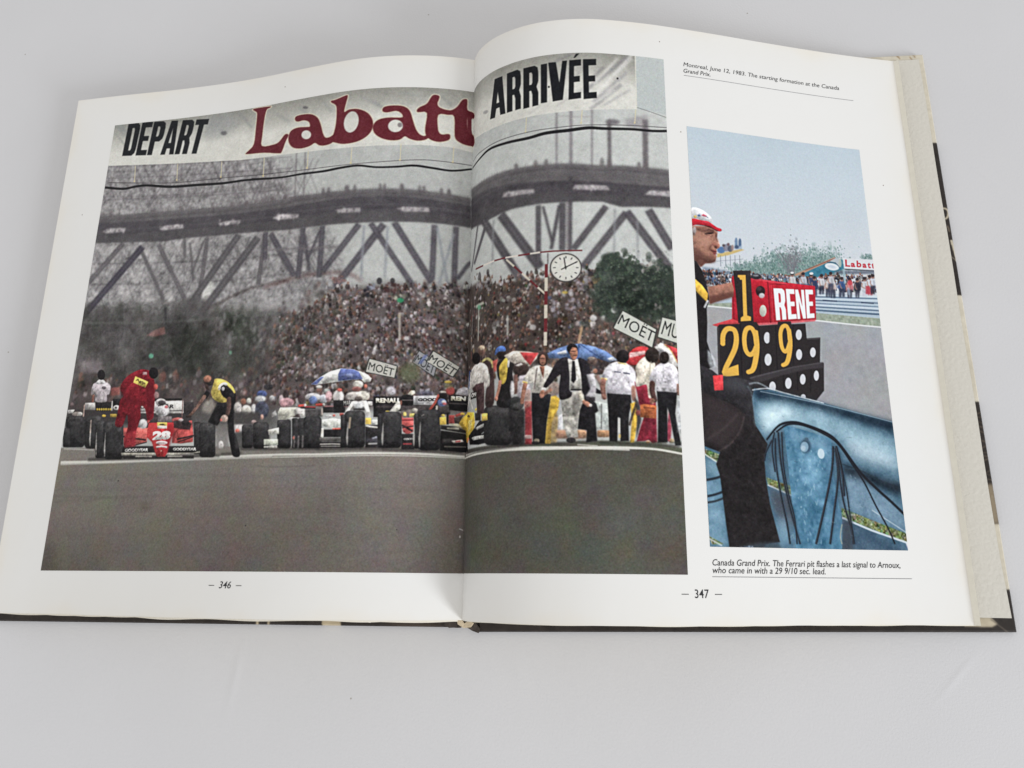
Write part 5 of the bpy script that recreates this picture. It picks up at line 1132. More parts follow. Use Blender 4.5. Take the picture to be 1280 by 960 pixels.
# scaffold with people
T.poly('P', [(240, 372), (370, 346), (386, 352), (300, 380), (240, 392)], (196, 172, 110), .9, .5)
for x in (258, 285, 310, 335, 360):
    T.line('P', [(x, 380), (x + 2, 440)], .8, (110, 116, 128), .7, .3)
T.line('P', [(236, 412), (380, 400)], .7, (130, 136, 148), .6, .3)
for (x, y, rx, ry, c) in ((262, 352, 22, 18, (64, 100, 150)), (290, 340, 18, 20, (120, 120, 136)), (310, 345, 14, 18, (70, 74, 92)), (322, 340, 8, 16, (150, 126, 122)), (342, 308, 8, 22, (96, 124, 158)), (362, 312, 8, 22, (60, 84, 120)), (345, 336, 12, 10, (52, 60, 84)), (275, 328, 8, 8, (70, 60, 66)), (300, 322, 8, 8, (96, 70, 76))):
    T.ell('P', x, y, rx, ry, c, .85, .5)
T.rect('P', 332, 320, 372, 348, (70, 100, 140), .35, .6)
T.start_volume(-.4, .9, .20, .05, 600)
# signal board: red upper row, black lower rows
BR = (176, 34, 50); BK = (42, 38, 40)
T.poly('K2', [(52, 436), (176, 400), (176, 130), (190, 120), (300, 140), (700, 190), (708, 404), (470, 424), (230, 436), (90, 446)], BR, 1, .35)
T.poly('K2', [(52, 434), (180, 396), (230, 420), (230, 436), (90, 446)], (196, 70, 76), .95, .4); T.poly('K2', [(336, 424), (706, 400), (700, 412), (470, 432), (340, 438)], (206, 96, 104), .9, .4)
T.line('K2', [(176, 136), (190, 400)], 1.6, (120, 22, 36), .8, .4); T.line('K2', [(402, 164), (420, 422)], 1.6, (110, 20, 34), .85, .35); T.line('K2', [(412, 176), (520, 180)], 1.6, (130, 30, 42), .8, .35); T.line('K2', [(424, 186), (436, 418)], 1.0, (206, 70, 84), .7, .3); T.line('K2', [(300, 146), (404, 160), (520, 176)], 1.4, (206, 84, 96), .7, .3)
T.poly('K2', [(182, 92), (292, 92), (296, 150), (314, 420), (216, 424), (200, 240)], BK, 1, .35)
T.ell('K2', 356, 222, 30, 34, (30, 26, 30), .95, .4); T.ell('K2', 364, 250, 18, 16, (196, 196, 200), .9, .4); T.ell('K2', 346, 208, 16, 14, (70, 60, 64), .8, .5); T.ell('K2', 372, 346, 22, 37, (186, 188, 178), 1, .3)
T.ell('K2', 330, 130, 34, 18, (36, 34, 42), .9, .5); T.ell('K2', 326, 124, 18, 6, (196, 196, 204), .6, .5)
T.vol = None
YE = (222, 176, 82)
T.poly('K2', [(213, 120), (262, 120), (272, 375), (296, 384), (296, 408), (232, 412), (232, 390), (248, 378), (240, 150), (228, 150), (222, 136), (213, 134)], YE, 1, .3)
WHT = (232, 234, 238)
for ch, q in (('R', [(438, 204), (508, 206), (520, 400), (456, 406)]), ('E', [(516, 208), (568, 210), (586, 396), (532, 400)]), ('N', [(574, 212), (630, 214), (644, 394), (590, 398)]), ('E', [(638, 212), (686, 214), (698, 390), (650, 394)])):
    T.block('K2', ch, q, WHT, 1, .3)
T.poly('K2', [(82, 450), (96, 432), (224, 428), (232, 418), (330, 416), (346, 440), (464, 432), (466, 414), (548, 412), (552, 430), (640, 426), (648, 520), (734, 514), (732, 672), (756, 674), (758, 850), (706, 916), (640, 900), (420, 860), (280, 790), (90, 750)], BK, 1, .4)
for (x0, y0, x1, y1, c) in ((228, 420, 240, 770, (28, 25, 28)), (346, 440, 356, 760, (28, 25, 28)), (452, 440, 462, 720, (28, 25, 28)), (562, 430, 566, 690, (30, 27, 30)), (650, 524, 730, 520, (84, 80, 84)), (90, 450, 96, 740, (70, 66, 68)), (588, 720, 592, 850, (28, 25, 28)), (676, 710, 672, 860, (28, 25, 28)), (500, 740, 504, 840, (28, 25, 28))):
    T.line('K2', [(x0, y0), (x1, y1)], 1.4, c, .85, .4)
T.poly('K2', [(280, 772), (400, 736), (560, 706), (752, 672), (756, 706), (640, 716), (480, 756), (340, 800)], (60, 56, 60), .95, .6); T.line('K2', [(290, 770), (560, 702), (750, 672)], 1.2, (96, 92, 98), .7, .5)
for (x, y, rx, ry) in ((398, 516, 20, 36), (404, 654, 22, 38), (598, 497, 19, 33), (600, 622, 19, 34), (687, 608, 18, 31), (432, 826, 21, 34), (532, 803, 20, 35), (623, 778, 18, 33), (709, 755, 16, 32), (626, 890, 16, 18)):
    T.ell('K2', x, y, rx + 2, ry + 2, (22, 20, 22), .8, .4); T.ell('K2', x, y, rx, ry, (206, 208, 214), 1, .3)
T.rect('K2', 412, 486, 420, 550, (50, 46, 50), .9, .4)
def strokeT(pts, w, sm=True):
    T.line('K2', pts, w, YE, 1, .3, sm)
strokeT([(118, 560), (120, 500), (140, 464), (168, 458), (194, 472), (204, 520), (196, 580), (170, 640), (140, 700), (126, 740)], [5.6, 5.6, 6.0, 5.2])
T.poly('K2', [(118, 750), (122, 726), (160, 704), (216, 684), (220, 752), (118, 764)], YE, 1, .3)
strokeT([(330, 560), (322, 500), (306, 462), (286, 452), (264, 468), (254, 520), (262, 590), (286, 622), (312, 610), (330, 570)], 5.2); strokeT([(326, 470), (334, 560), (326, 650), (308, 716), (274, 734)], [5, 6.4, 6, 4.6])
strokeT([(540, 530), (536, 480), (524, 446), (508, 440), (490, 456), (482, 500), (490, 570), (508, 602), (526, 592), (540, 550)], 4.6); strokeT([(536, 460), (544, 540), (538, 620), (522, 674), (494, 690)], [4.4, 5.6, 5.2, 4.2])
T.vol = (-.4, .9, .26, .07)
# the man with the cap, in profile
SK = (164, 120, 104); SKD = (104, 66, 58)
T.poly('P', [(100, 240), (110, 222), (200, 226), (244, 258), (238, 290), (256, 326), (250, 340), (236, 350), (240, 362), (230, 372), (238, 386), (232, 408), (206, 422), (178, 424), (152, 444), (110, 400)], SK, 1, .35)
T.poly('K1', [(110, 620), (160, 660), (240, 700), (330, 720), (374, 712), (376, 740), (330, 756), (250, 752), (210, 804), (120, 720)], (92, 60, 54), .95, .8); T.poly('K1', [(120, 560), (250, 640), (300, 690), (220, 700), (130, 640)], (146, 102, 90), .6, 2.2); T.poly('K1', [(300, 640), (370, 640), (376, 700), (320, 716)], (130, 88, 78), .7, 1.2)
T.poly('K1', [(340, 500), (390, 520), (432, 556), (420, 576), (370, 570), (330, 536)], (150, 98, 86), .8, .7); T.poly('K1', [(366, 546), (400, 560), (396, 584), (364, 574)], (80, 46, 44), .85, .5); T.poly('K1', [(390, 440), (412, 480), (430, 540), (400, 520)], (206, 166, 150), .7, .7)
T.poly('K1', [(244, 404), (290, 380), (360, 376), (352, 404), (300, 414), (258, 416)], (50, 32, 34), .9, .5); T.line('K1', [(240, 372), (300, 356), (360, 372)], 1.8, (60, 40, 40), .8, .4); T.ell('K1', 312, 402, 24, 8, (28, 20, 24), .9, .35); T.line('K1', [(260, 424), (320, 432), (350, 424)], .8, (120, 80, 74), .8, .3); T.ell('K1', 386, 424, 12, 26, (84, 54, 50), .8, .5)
T.poly('K1', [(318, 606), (360, 598), (392, 610), (384, 628), (396, 644), (366, 662), (350, 640)], (126, 62, 62), .85, .5); T.line('K1', [(322, 606), (384, 622)], 1.0, (70, 36, 38), .9, .3)
T.poly('K1', [(110, 318), (240, 316), (330, 346), (392, 384), (388, 410), (340, 392), (250, 396), (180, 372), (120, 350)], (104, 70, 62), .7, 1.0)
T.poly('K1', [(150, 420), (240, 430), (320, 470), (320, 540), (230, 560), (160, 520)], (190, 146, 128), .55, 1.8)
T.poly('K1', [(108, 560), (180, 600), (260, 660), (330, 700), (372, 700), (372, 750), (250, 756), (160, 700), (110, 640)], (74, 48, 44), .6, 1.6)
T.poly('K1', [(300, 560), (350, 590), (330, 620), (280, 600)], (120, 80, 70), .6, 1.0); T.line('K1', [(330, 536), (310, 580), (316, 606)], 1.0, (100, 64, 56), .7, .5, True)
T.poly('K1', [(376, 400), (396, 440), (412, 500), (392, 510), (372, 450)], (120, 80, 70), .5, .7)
for k in range(40):
    T.ell('K1', 120 + r.uniform(0, 200), 440 + r.uniform(0, 220), r.uniform(2, 6), r.uniform(2, 6), (140, 92, 82) if r.random() < .6 else (200, 158, 142), .4, .4)
T.poly('K1', [(100, 350), (124, 318), (140, 330), (146, 376), (124, 420), (100, 430)], (186, 178, 182), .9, .7); T.ell('K1', 118, 410, 14, 20, (110, 84, 80), .8, .6)
T.poly('K1', [(80, 300), (140, 296), (240, 310), (330, 340), (390, 376), (440, 376), (452, 360), (400, 352), (300, 300), (180, 280)], (60, 24, 30), .95, .5)
T.poly('K1', [(80, 222), (130, 222), (200, 240), (290, 256), (340, 290), (400, 330), (440, 344), (452, 366), (420, 376), (360, 346), (300, 316), (220, 300), (150, 296), (80, 306)], (190, 36, 52), 1, .4, True); T.poly('K1', [(180, 244), (290, 260), (340, 296), (260, 284)], (216, 84, 96), .6, .8)
T.poly('K1', [(80, 110), (130, 90), (220, 120), (300, 180), (340, 240), (330, 276), (290, 254), (200, 238), (130, 220), (80, 220)], (222, 222, 226), .95, .5, True)
T.ell('K1', 134, 200, 18, 16, (222, 186, 96), .9, .4); T.ell('K1', 180, 186, 18, 14, (70, 96, 140), .9, .4); T.poly('K1', [(204, 186), (232, 166), (276, 190), (262, 204), (230, 196)], (196, 76, 96), .85, .4); T.line('K1', [(262, 196), (290, 214)], .9, (70, 76, 110), .7, .3)
# dark shirt, yellow stripe, bare arm
T.poly('P', [(112, 405), (130, 412), (160, 460), (190, 560), (200, 620), (185, 660), (188, 740), (186, 840), (205, 900), (226, 970), (150, 1010), (60, 960), (60, 405)], (30, 27, 30), 1, .4)
T.poly('P', [(100, 492), (118, 502), (160, 540), (192, 585), (186, 630), (160, 612), (118, 570), (100, 560)], (222, 178, 76), 1, .4); T.poly('P', [(118, 560), (160, 604), (184, 626), (170, 660), (150, 640)], (30, 27, 30), .9, .5); T.line('P', [(192, 620), (172, 660)], 2.2, (206, 208, 212), .9, .4)
T.poly('P', [(190, 548), (240, 540), (318, 524), (330, 560), (326, 600), (260, 620), (200, 640)], (150, 106, 92), 1, .45); T.poly('P', [(200, 600), (330, 574), (326, 604), (260, 624), (200, 642)], (90, 56, 50), .8, 1.2)
# lower half: rail, post, trousers, cables
STL = (120, 158, 182)
T.vol = None
T.poly('Q', [(60, 180), (420, 170), (560, 205), (760, 255), (940, 305), (1110, 350), (1160, 700), (1170, 960), (1190, 1010), (60, 1010)], (84, 120, 144), 1, .4)
def tone(pts, c, al, soft, sm=False):
    T.poly('Q', pts, c, al, soft, sm)
tone([(400, 180), (560, 210), (760, 258), (1110, 348), (1120, 410), (900, 340), (700, 280), (560, 250), (430, 240)], (44, 62, 80), .95, 3)
tone([(430, 260), (560, 250), (720, 300), (900, 360), (1120, 450), (1130, 560), (1000, 520), (850, 430), (720, 400), (560, 350), (480, 420), (430, 350)], (156, 192, 210), .85, 6)
tone([(440, 300), (520, 270), (640, 300), (560, 340), (500, 380), (460, 410)], (206, 230, 240), .85, 5)
tone([(860, 430), (1000, 470), (1130, 540), (1135, 590), (1000, 560), (880, 500)], (196, 216, 228), .7, 6)
tone([(840, 560), (940, 590), (1060, 640), (1150, 660), (1156, 720), (1050, 680), (930, 640), (850, 620)], (40, 48, 58), .95, 4)
tone([(830, 600), (940, 640), (1060, 720), (1160, 800), (1176, 900), (1000, 840), (850, 770)], (128, 158, 182), .8, 5)
tone([(840, 820), (940, 860), (1100, 950), (1180, 1000), (1180, 1040), (840, 1040)], (76, 102, 126), .9, 4)
tone([(160, 520), (250, 560), (240, 640), (180, 600)], (130, 166, 188), .8, 3); tone([(165, 640), (250, 640), (270, 960), (180, 960)], (120, 160, 186), .8, 3)
T.a += T.mask('Q', [(400, 180), (1110, 348), (1180, 1010), (160, 1010), (160, 480), (400, 400)], 2) * (T.noise(5, 4, True, 96) + T.noise(14, 5, True, 97) + T.noise(2, 3, True, 98))
rm = T.mask('Q', [(400, 176), (1110, 348), (1180, 1010), (160, 1010), (160, 480), (400, 400)], 1)
T.a = T.a * (1 - rm) + np.clip((T.a - 124) * 1.2 + 114, 8, 240) * rm
lm = T.a.mean(-1, keepdims=True)
T.a = T.a * (1 - rm) + (lm + (T.a - lm) * .74) * rm
# grass slits and white edges
for pts in ([(150, 478), (240, 512), (224, 550), (150, 508)], [(470, 625), (600, 672), (600, 716), (480, 664)], [(846, 778), (1180, 910), (1182, 956), (850, 826)], [(180, 916), (260, 960), (200, 960)]):
    T.poly('Q', pts, (110, 122, 84), 1, .5)
    mk = T.mask('Q', pts, .5)
    T.a += mk * (T.noise(1.6, 26, True, 91) + T.noise(3, 10, False, 92))
T.line('Q', [(160, 508), (228, 552)], 1.4, (206, 214, 216), .9, .35); T.line('Q', [(478, 664), (600, 718)], 1.4, (206, 214, 218), .9, .35); T.line('Q', [(850, 828), (1000, 892), (1184, 956)], 2.0, (206, 216, 224), .95, .35); T.line('Q', [(1000, 790), (1176, 905)], 1.0, (206, 220, 226), .7, .4); T.line('Q', [(182, 930), (250, 968)], 1.4, (206, 214, 218), .8, .4)
tone([(490, 680), (600, 725), (610, 860), (560, 900), (500, 760)], (70, 74, 84), .85, 3); tone([(520, 840), (580, 820), (600, 960), (540, 960)], (130, 164, 188), .8, 4)
tone([(850, 830), (900, 850), (905, 1010), (850, 1000)], (60, 66, 76), .8, 2); tone([(460, 440), (560, 380), (560, 560), (480, 600)], (70, 88, 104), .7, 4); tone([(480, 560), (540, 540), (560, 640), (490, 620)], (110, 140, 160), .7, 3)
T.line('Q', [(165, 640), (210, 632), (250, 620)], 2.6, (34, 40, 50), .95, .4, True); T.line('Q', [(170, 722), (215, 712), (255, 698)], 2.4, (34, 40, 50), .95, .4, True); T.line('Q', [(176, 752), (220, 744), (262, 728)], 2.2, (44, 52, 62), .95, .4, True)
# post plate
T.poly('Q', [(556, 364), (640, 385), (794, 432), (800, 470), (800, 560), (820, 700), (850, 840), (850, 1010), (622, 1010), (604, 800), (580, 560)], (84, 128, 156), 1, .4)
mk = T.mask('Q', [(556, 364), (640, 385), (794, 432), (800, 470), (800, 560), (820, 700), (850, 840), (850, 1010), (622, 1010), (604, 800), (580, 560)], .5)
T.a += mk * (T.noise(8, 12, True, 93) + T.noise(3, 8, True, 94) + T.noise(20, 10, True, 95))
for k in range(60):
    x, y = 690 + r.normal(0, 45), r.uniform(480, 940)
    T.line('Q', [(x, y), (x + r.uniform(-8, 8), y + r.uniform(4, 26))], r.uniform(.4, 1.2), (170, 200, 218), .45, .4)
tone([(600, 400), (780, 440), (780, 480), (680, 470), (600, 430)], (136, 168, 190), .5, 3); tone([(780, 440), (800, 470), (800, 600), (830, 760), (850, 900), (800, 900), (770, 600)], (70, 100, 126), .5, 4)
T.ell('Q', 668, 470, 26, 36, (46, 66, 86), .85, 1.2); T.ell('Q', 662, 474, 20, 26, (130, 160, 182), 1, .4); T.ell('Q', 656, 480, 12, 14, (176, 196, 212), .8, .6); T.ell('Q', 672, 436, 10, 10, (70, 92, 112), .9, .5); T.ell('Q', 745, 508, 17, 26, (196, 214, 226), .95, .4, -10)
T.vol = (-.4, .9, .22, .09)
# trousers and jacket hem
T.poly('Q', [(130, 190), (240, 215), (380, 270), (420, 370), (440, 400), (478, 460), (462, 540), (470, 640), (490, 760), (540, 950), (470, 960), (440, 1000), (290, 1000), (270, 860), (250, 700), (240, 620), (220, 560), (240, 500), (160, 470), (130, 460)], (34, 31, 33), 1, .45)
tone([(150, 200), (260, 240), (360, 300), (340, 400), (260, 480), (170, 450)], (58, 50, 52), .8, 4); T.line('Q', [(170, 440), (260, 380), (330, 310)], 1.4, (90, 80, 82), .6, 1.2, True); T.line('Q', [(230, 500), (300, 450), (345, 380), (360, 320)], 1.2, (96, 84, 84), .6, .8, True); T.line('Q', [(180, 330), (280, 350)], 1.6, (44, 38, 40), .7, 1.2)
T.poly('Q', [(130, 60), (200, 90), (230, 115), (330, 130), (420, 150), (490, 186), (470, 190), (410, 180), (400, 230), (418, 380), (392, 330), (300, 260), (130, 190)], (44, 42, 46), 1, .45)
tone([(250, 120), (340, 135), (400, 170), (380, 210), (260, 180)], (76, 78, 84), .6, 3); T.line('Q', [(385, 160), (430, 155), (490, 186)], 1.8, (150, 160, 168), .8, .5, True); T.line('Q', [(400, 190), (480, 182), (560, 204), (760, 256)], 1.2, (206, 216, 222), .8, .35, True)
T.line('Q', [(376, 170), (400, 220), (416, 370)], 1.6, (120, 134, 144), .5, .9, True)
T.poly('Q', [(204, 118), (254, 114), (256, 190), (212, 192)], (212, 66, 72), 1, .4)
T.poly('P', [(190, 880), (226, 930), (240, 980), (205, 985), (190, 940)], (200, 206, 212), .7, .8)
T.poly('Q', [(290, 985), (400, 960), (470, 950), (530, 950), (560, 1010), (290, 1010)], (60, 70, 80), .8, 1.5)
for k in range(14):
    T.ell('Q', 330 + r.uniform(0, 90), 972 + r.uniform(0, 18), r.uniform(3, 9), r.uniform(3, 7), (150, 170, 190) if r.random() < .6 else (50, 60, 84), .8, .5)
T.vol = None
# black cables over the rail
CB = (26, 28, 36)
T.line('Q', [(472, 440), (520, 380), (560, 356), (620, 352), (690, 372), (760, 400), (810, 432), (860, 490), (940, 600), (1020, 680), (1100, 752), (1170, 820)], [1.8, 3.0, 3.0, 3.2, 3.0], CB, 1, .4, True)
T.line('Q', [(520, 400), (580, 362), (660, 368), (760, 410), (830, 460), (900, 560), (960, 650), (1020, 770), (1080, 880), (1115, 960)], [1.9, 2.0, 1.9, 1.7], CB, 1, .4, True)
for pts, w in (([(515, 430), (520, 560), (545, 720), (575, 860), (590, 960)], 2.6), ([(530, 400), (545, 560), (575, 720), (600, 820), (640, 960)], 2.6), ([(548, 400), (556, 560), (580, 700), (612, 830), (625, 960)], 2.2), ([(500, 440), (470, 500), (462, 545)], 2.0),
               ([(805, 470), (800, 580), (770, 740), (720, 960)], 3.2), ([(815, 480), (830, 620), (810, 800), (790, 960)], 3.0), ([(825, 490), (840, 640), (860, 760), (900, 900), (905, 960)], 2.6), ([(832, 500), (870, 680), (890, 820), (912, 960)], 2.2), ([(820, 470), (850, 600), (860, 720)], 3.4), ([(512, 400), (500, 480), (515, 600)], 2.0)):
    T.line('Q', np.array(pts) + (5, 2), w * 1.1, (50, 74, 94), .5, .9, True)
    T.line('Q', pts, w * .78, CB, .97, .35, True)
    T.line('Q', np.array(pts) + (-2, 0), w * .2, (110, 124, 140), .5, .3, True)
T.line('Q', [(850, 860), (842, 920), (850, 960)], 1.2, (176, 170, 150), .7, .4, True)
T.line('Q', [(850, 560), (960, 600), (1060, 650), (1150, 680)], 1.0, (30, 38, 48), .7, .5, True); T.line('Q', [(440, 196), (760, 262), (1110, 352)], .8, (190, 210, 222), .6, .3, True)
for k in range(70):
    x = r.uniform(430, 1130); y = r.uniform(210, 960)
    if y > 170 + (x - 400) * .26:
        T.line('Q', [(x, y), (x + r.normal(0, 10), y + r.normal(3, 6))], r.uniform(.3, .9), (190, 208, 220) if r.random() < .5 else (48, 62, 76), .3, .4)
T.a = blur(T.a, .45)
T.a += .5 * (T.a - blur(T.a, 2.6))
gr = blur(rng.normal(0, 1, (T.h, T.w, 1)).astype(np.float32), .9) * 9 + blur(rng.normal(0, 1, (T.h, T.w, 3)).astype(np.float32), .9) * 6
T.a = np.clip(T.a + gr * (.45 + .55 * np.sin(np.clip(T.a.mean(-1, keepdims=True) / 255, 0, 1) * np.pi)), 0, 255)

# ---------------------------------------------------------------- materials
def mat(name, colr, rough=.6, spec=.4, noise=0.0, nscale=40, bump=0.0, bscale=400, coat=0.0):
    m = bpy.data.materials.new(name); m.use_nodes = True
    nt = m.node_tree; b = nt.nodes['Principled BSDF']
    b.inputs['Base Color'].default_value = (*colr, 1); b.inputs['Roughness'].default_value = rough; b.inputs['Specular IOR Level'].default_value = spec
    tc = nt.nodes.new('ShaderNodeTexCoord')
    if noise:
        n = nt.nodes.new('ShaderNodeTexNoise'); n.inputs['Scale'].default_value = nscale; n.inputs['Detail'].default_value = 6
        nt.links.new(tc.outputs['Object'], n.inputs['Vector'])
        mx = nt.nodes.new('ShaderNodeMix'); mx.data_type = 'RGBA'
        mx.inputs['A'].default_value = (*[c * (1 - noise) for c in colr], 1); mx.inputs['B'].default_value = (*[min(1, c * (1 + noise)) for c in colr], 1)
        nt.links.new(n.outputs['Fac'], mx.inputs['Factor']); nt.links.new(mx.outputs['Result'], b.inputs['Base Color'])
    if bump:
        n = nt.nodes.new('ShaderNodeTexNoise'); n.inputs['Scale'].default_value = bscale; n.inputs['Detail'].default_value = 5
        nt.links.new(tc.outputs['Object'], n.inputs['Vector'])
        bp = nt.nodes.new('ShaderNodeBump'); bp.inputs['Strength'].default_value = bump; bp.inputs['Distance'].default_value = .0006
        nt.links.new(n.outputs['Fac'], bp.inputs['Height']); nt.links.new(bp.outputs['Normal'], b.inputs['Normal'])
    return m

def ink_mat(name, img, rough=.4, spec=.10):
    m = bpy.data.materials.new(name); m.use_nodes = True
    nt = m.node_tree; b = nt.nodes['Principled BSDF']
    t = nt.nodes.new('ShaderNodeTexImage'); t.image = img; t.interpolation = 'Cubic'; t.extension = 'EXTEND'
    nt.links.new(t.outputs['Color'], b.inputs['Base Color'])
    b.inputs['Roughness'].default_value = rough; b.inputs['Specular IOR Level'].default_value = spec
    return m

GAIN_S, GAIN_T = 1.15, 1.02
M_spread = ink_mat('offset_print_spread', S.image('spread_ink', GAIN_S))
M_small = ink_mat('offset_print_small', T.image('small_ink', GAIN_T))

# coated paper, a little yellowed towards its edges with soft foxing
def paper_mat():
    m = bpy.data.materials.new('coated_paper'); m.use_nodes = True
    nt = m.node_tree; b = nt.nodes['Principled BSDF']; L = nt.links.new
    uv = nt.nodes.new('ShaderNodeUVMap'); uv.uv_map = 'paper'
    sp = nt.nodes.new('ShaderNodeSeparateXYZ'); L(uv.outputs['UV'], sp.inputs[0])
    def edge(sock):
        a = nt.nodes.new('ShaderNodeMath'); a.operation = 'SUBTRACT'; L(sock, a.inputs[0]); a.inputs[1].default_value = .5
        c = nt.nodes.new('ShaderNodeMath'); c.operation = 'ABSOLUTE'; L(a.outputs[0], c.inputs[0]); return c
    mxm = nt.nodes.new('ShaderNodeMath'); mxm.operation = 'MAXIMUM'
    L(edge(sp.outputs['Y']).outputs[0], mxm.inputs[0])
    xx = nt.nodes.new('ShaderNodeMath'); xx.operation = 'SUBTRACT'; L(sp.outputs['X'], xx.inputs[0]); xx.inputs[1].default_value = .5; L(xx.outputs[0], mxm.inputs[1])
    nz = nt.nodes.new('ShaderNodeTexNoise'); nz.inputs['Scale'].default_value = 7; nz.inputs['Detail'].default_value = 4; L(uv.outputs['UV'], nz.inputs['Vector'])
    ad = nt.nodes.new('ShaderNodeMath'); ad.operation = 'MULTIPLY_ADD'; L(nz.outputs['Fac'], ad.inputs[0]); ad.inputs[1].default_value = .09; L(mxm.outputs[0], ad.inputs[2])
    rp = nt.nodes.new('ShaderNodeValToRGB'); L(ad.outputs[0], rp.inputs['Fac'])
    e = rp.color_ramp.elements
    e[0].position = .475; e[0].color = (.79, .785, .777, 1); e[1].position = .575; e[1].color = (.78, .735, .655, 1)
    k = rp.color_ramp.elements.new(.53); k.color = (.785, .775, .755, 1)
    vo = nt.nodes.new('ShaderNodeTexVoronoi'); vo.voronoi_dimensions = '2D'; vo.inputs['Scale'].default_value = 3.2; L(uv.outputs['UV'], vo.inputs['Vector'])
    lt = nt.nodes.new('ShaderNodeMath'); lt.operation = 'LESS_THAN'; L(vo.outputs['Distance'], lt.inputs[0]); lt.inputs[1].default_value = .0042
    mx = nt.nodes.new('ShaderNodeMix'); mx.data_type = 'RGBA'; L(lt.outputs[0], mx.inputs['Factor']); L(rp.outputs['Color'], mx.inputs['A']); mx.inputs['B'].default_value = (.30, .27, .24, 1)
    L(mx.outputs['Result'], b.inputs['Base Color'])
    n2 = nt.nodes.new('ShaderNodeTexNoise'); n2.inputs['Scale'].default_value = 5; n2.inputs['Detail'].default_value = 3; L(uv.outputs['UV'], n2.inputs['Vector'])
    bp = nt.nodes.new('ShaderNodeBump'); bp.inputs['Strength'].default_value = .25; bp.inputs['Distance'].default_value = .002; L(n2.outputs['Fac'], bp.inputs['Height']); L(bp.outputs['Normal'], b.inputs['Normal'])
    b.inputs['Roughness'].default_value = .45; b.inputs['Specular IOR Level'].default_value = .22
    return m
M_paper = paper_mat()
M_leaf = mat('leaf_edge_paper', (.79, .75, .665), .75, .2, .08, 300)
M_leaf3 = mat('leaf_edge_paper_brown', (.60, .52, .40), .8, .15, .15, 300)
M_leaf2 = mat('leaf_edge_paper_pale', (.82, .785, .69), .75, .2, .08, 300)
M_ink = mat('black_type_ink', (.018, .018, .022), .45, .4)
M_rule = mat('hairline_ink', (.16, .16, .18), .5, .3)
M_table = None
M_end = mat('laid_endpaper', (.645, .62, .565), .8, .15, .05, 900, .45, 520)
M_board = mat('board_paper', (.05, .04, .034), .6, .3, .2, 200)
M_cream = mat('headband_thread', (.62, .52, .38), .8, .2, .25, 900, .6, 900)
M_glue = mat('spine_glue_paper', (.06, .05, .045), .8, .2, .5, 500, .8, 700)

# ---------------------------------------------------------------- mesh helpers
def mesh_obj(name, verts, faces, material, parent=None, uvs=None, smooth=True, uvname='paper'):
    me = bpy.data.meshes.new(name)
    me.from_pydata([tuple(map(float, v)) for v in verts], [], faces)
    if uvs is not None:
        ul = me.uv_layers.new(name=uvname)
        idx = np.empty(len(me.loops), np.int32); me.loops.foreach_get('vertex_index', idx)
        ul.data.foreach_set('uv', np.asarray(uvs, np.float32)[idx].ravel())
    if smooth:
        me.polygons.foreach_set('use_smooth', [True] * len(me.polygons))
    me.materials.append(material)
    me.update()
    ob = bpy.data.objects.new(name, me)
    col.objects.link(ob)
    if parent is not None:
        ob.parent = parent
    return ob

def grid_faces(nu, nv, flip=False, off=0):
    f = []
    for j in range(nv - 1):
        for i in range(nu - 1):
            a = off + j * nu + i
            q = (a, a + 1, a + nu + 1, a + nu)
            f.append(q[::-1] if flip else q)
    return f

def sheet(name, side, s0, s1, v0, v1, nu, nv, off, material, parent, uvfun, thick=0.0, wob=None):
    s = s0 + (s1 - s0) * np.linspace(0, 1, nu) ** 1.0
    v = np.linspace(v0, v1, nv)
    sg, vg = np.meshgrid(s, v)
    if wob is not None:
        dv = wob(sg, vg)
        vg = vg + dv
    P = surf(side, sg.ravel(), vg.ravel(), off)
    uv = uvfun(sg.ravel(), vg.ravel())
    faces = grid_faces(nu, nv, side < 0)
    verts = P
    if thick:
        Q = surf(side, sg.ravel(), vg.ravel(), off - thick)
        n = len(P)
        faces = faces + grid_faces(nu, nv, side > 0, n)
        ring = [i for i in range(nu)] + [j * nu + nu - 1 for j in range(1, nv)] + [(nv - 1) * nu + i for i in range(nu - 2, -1, -1)] + [j * nu for j in range(nv - 2, 0, -1)]
        R_ = len(ring)
        verts = np.vstack([P, Q, P[ring], Q[ring]]); uv = np.vstack([uv, uv, uv[ring], uv[ring]])
        for i in range(R_):
            a, b = 2 * n + i, 2 * n + (i + 1) % R_
            if ring[i] % nu == 0 and ring[(i + 1) % R_] % nu == 0:
                continue                      # the sewn edge in the gutter has no cut rim
            q = (a, a + R_, b + R_, b)
            faces.append(q if side > 0 else q[::-1])
    return mesh_obj(name, verts, faces, material, parent, uv)

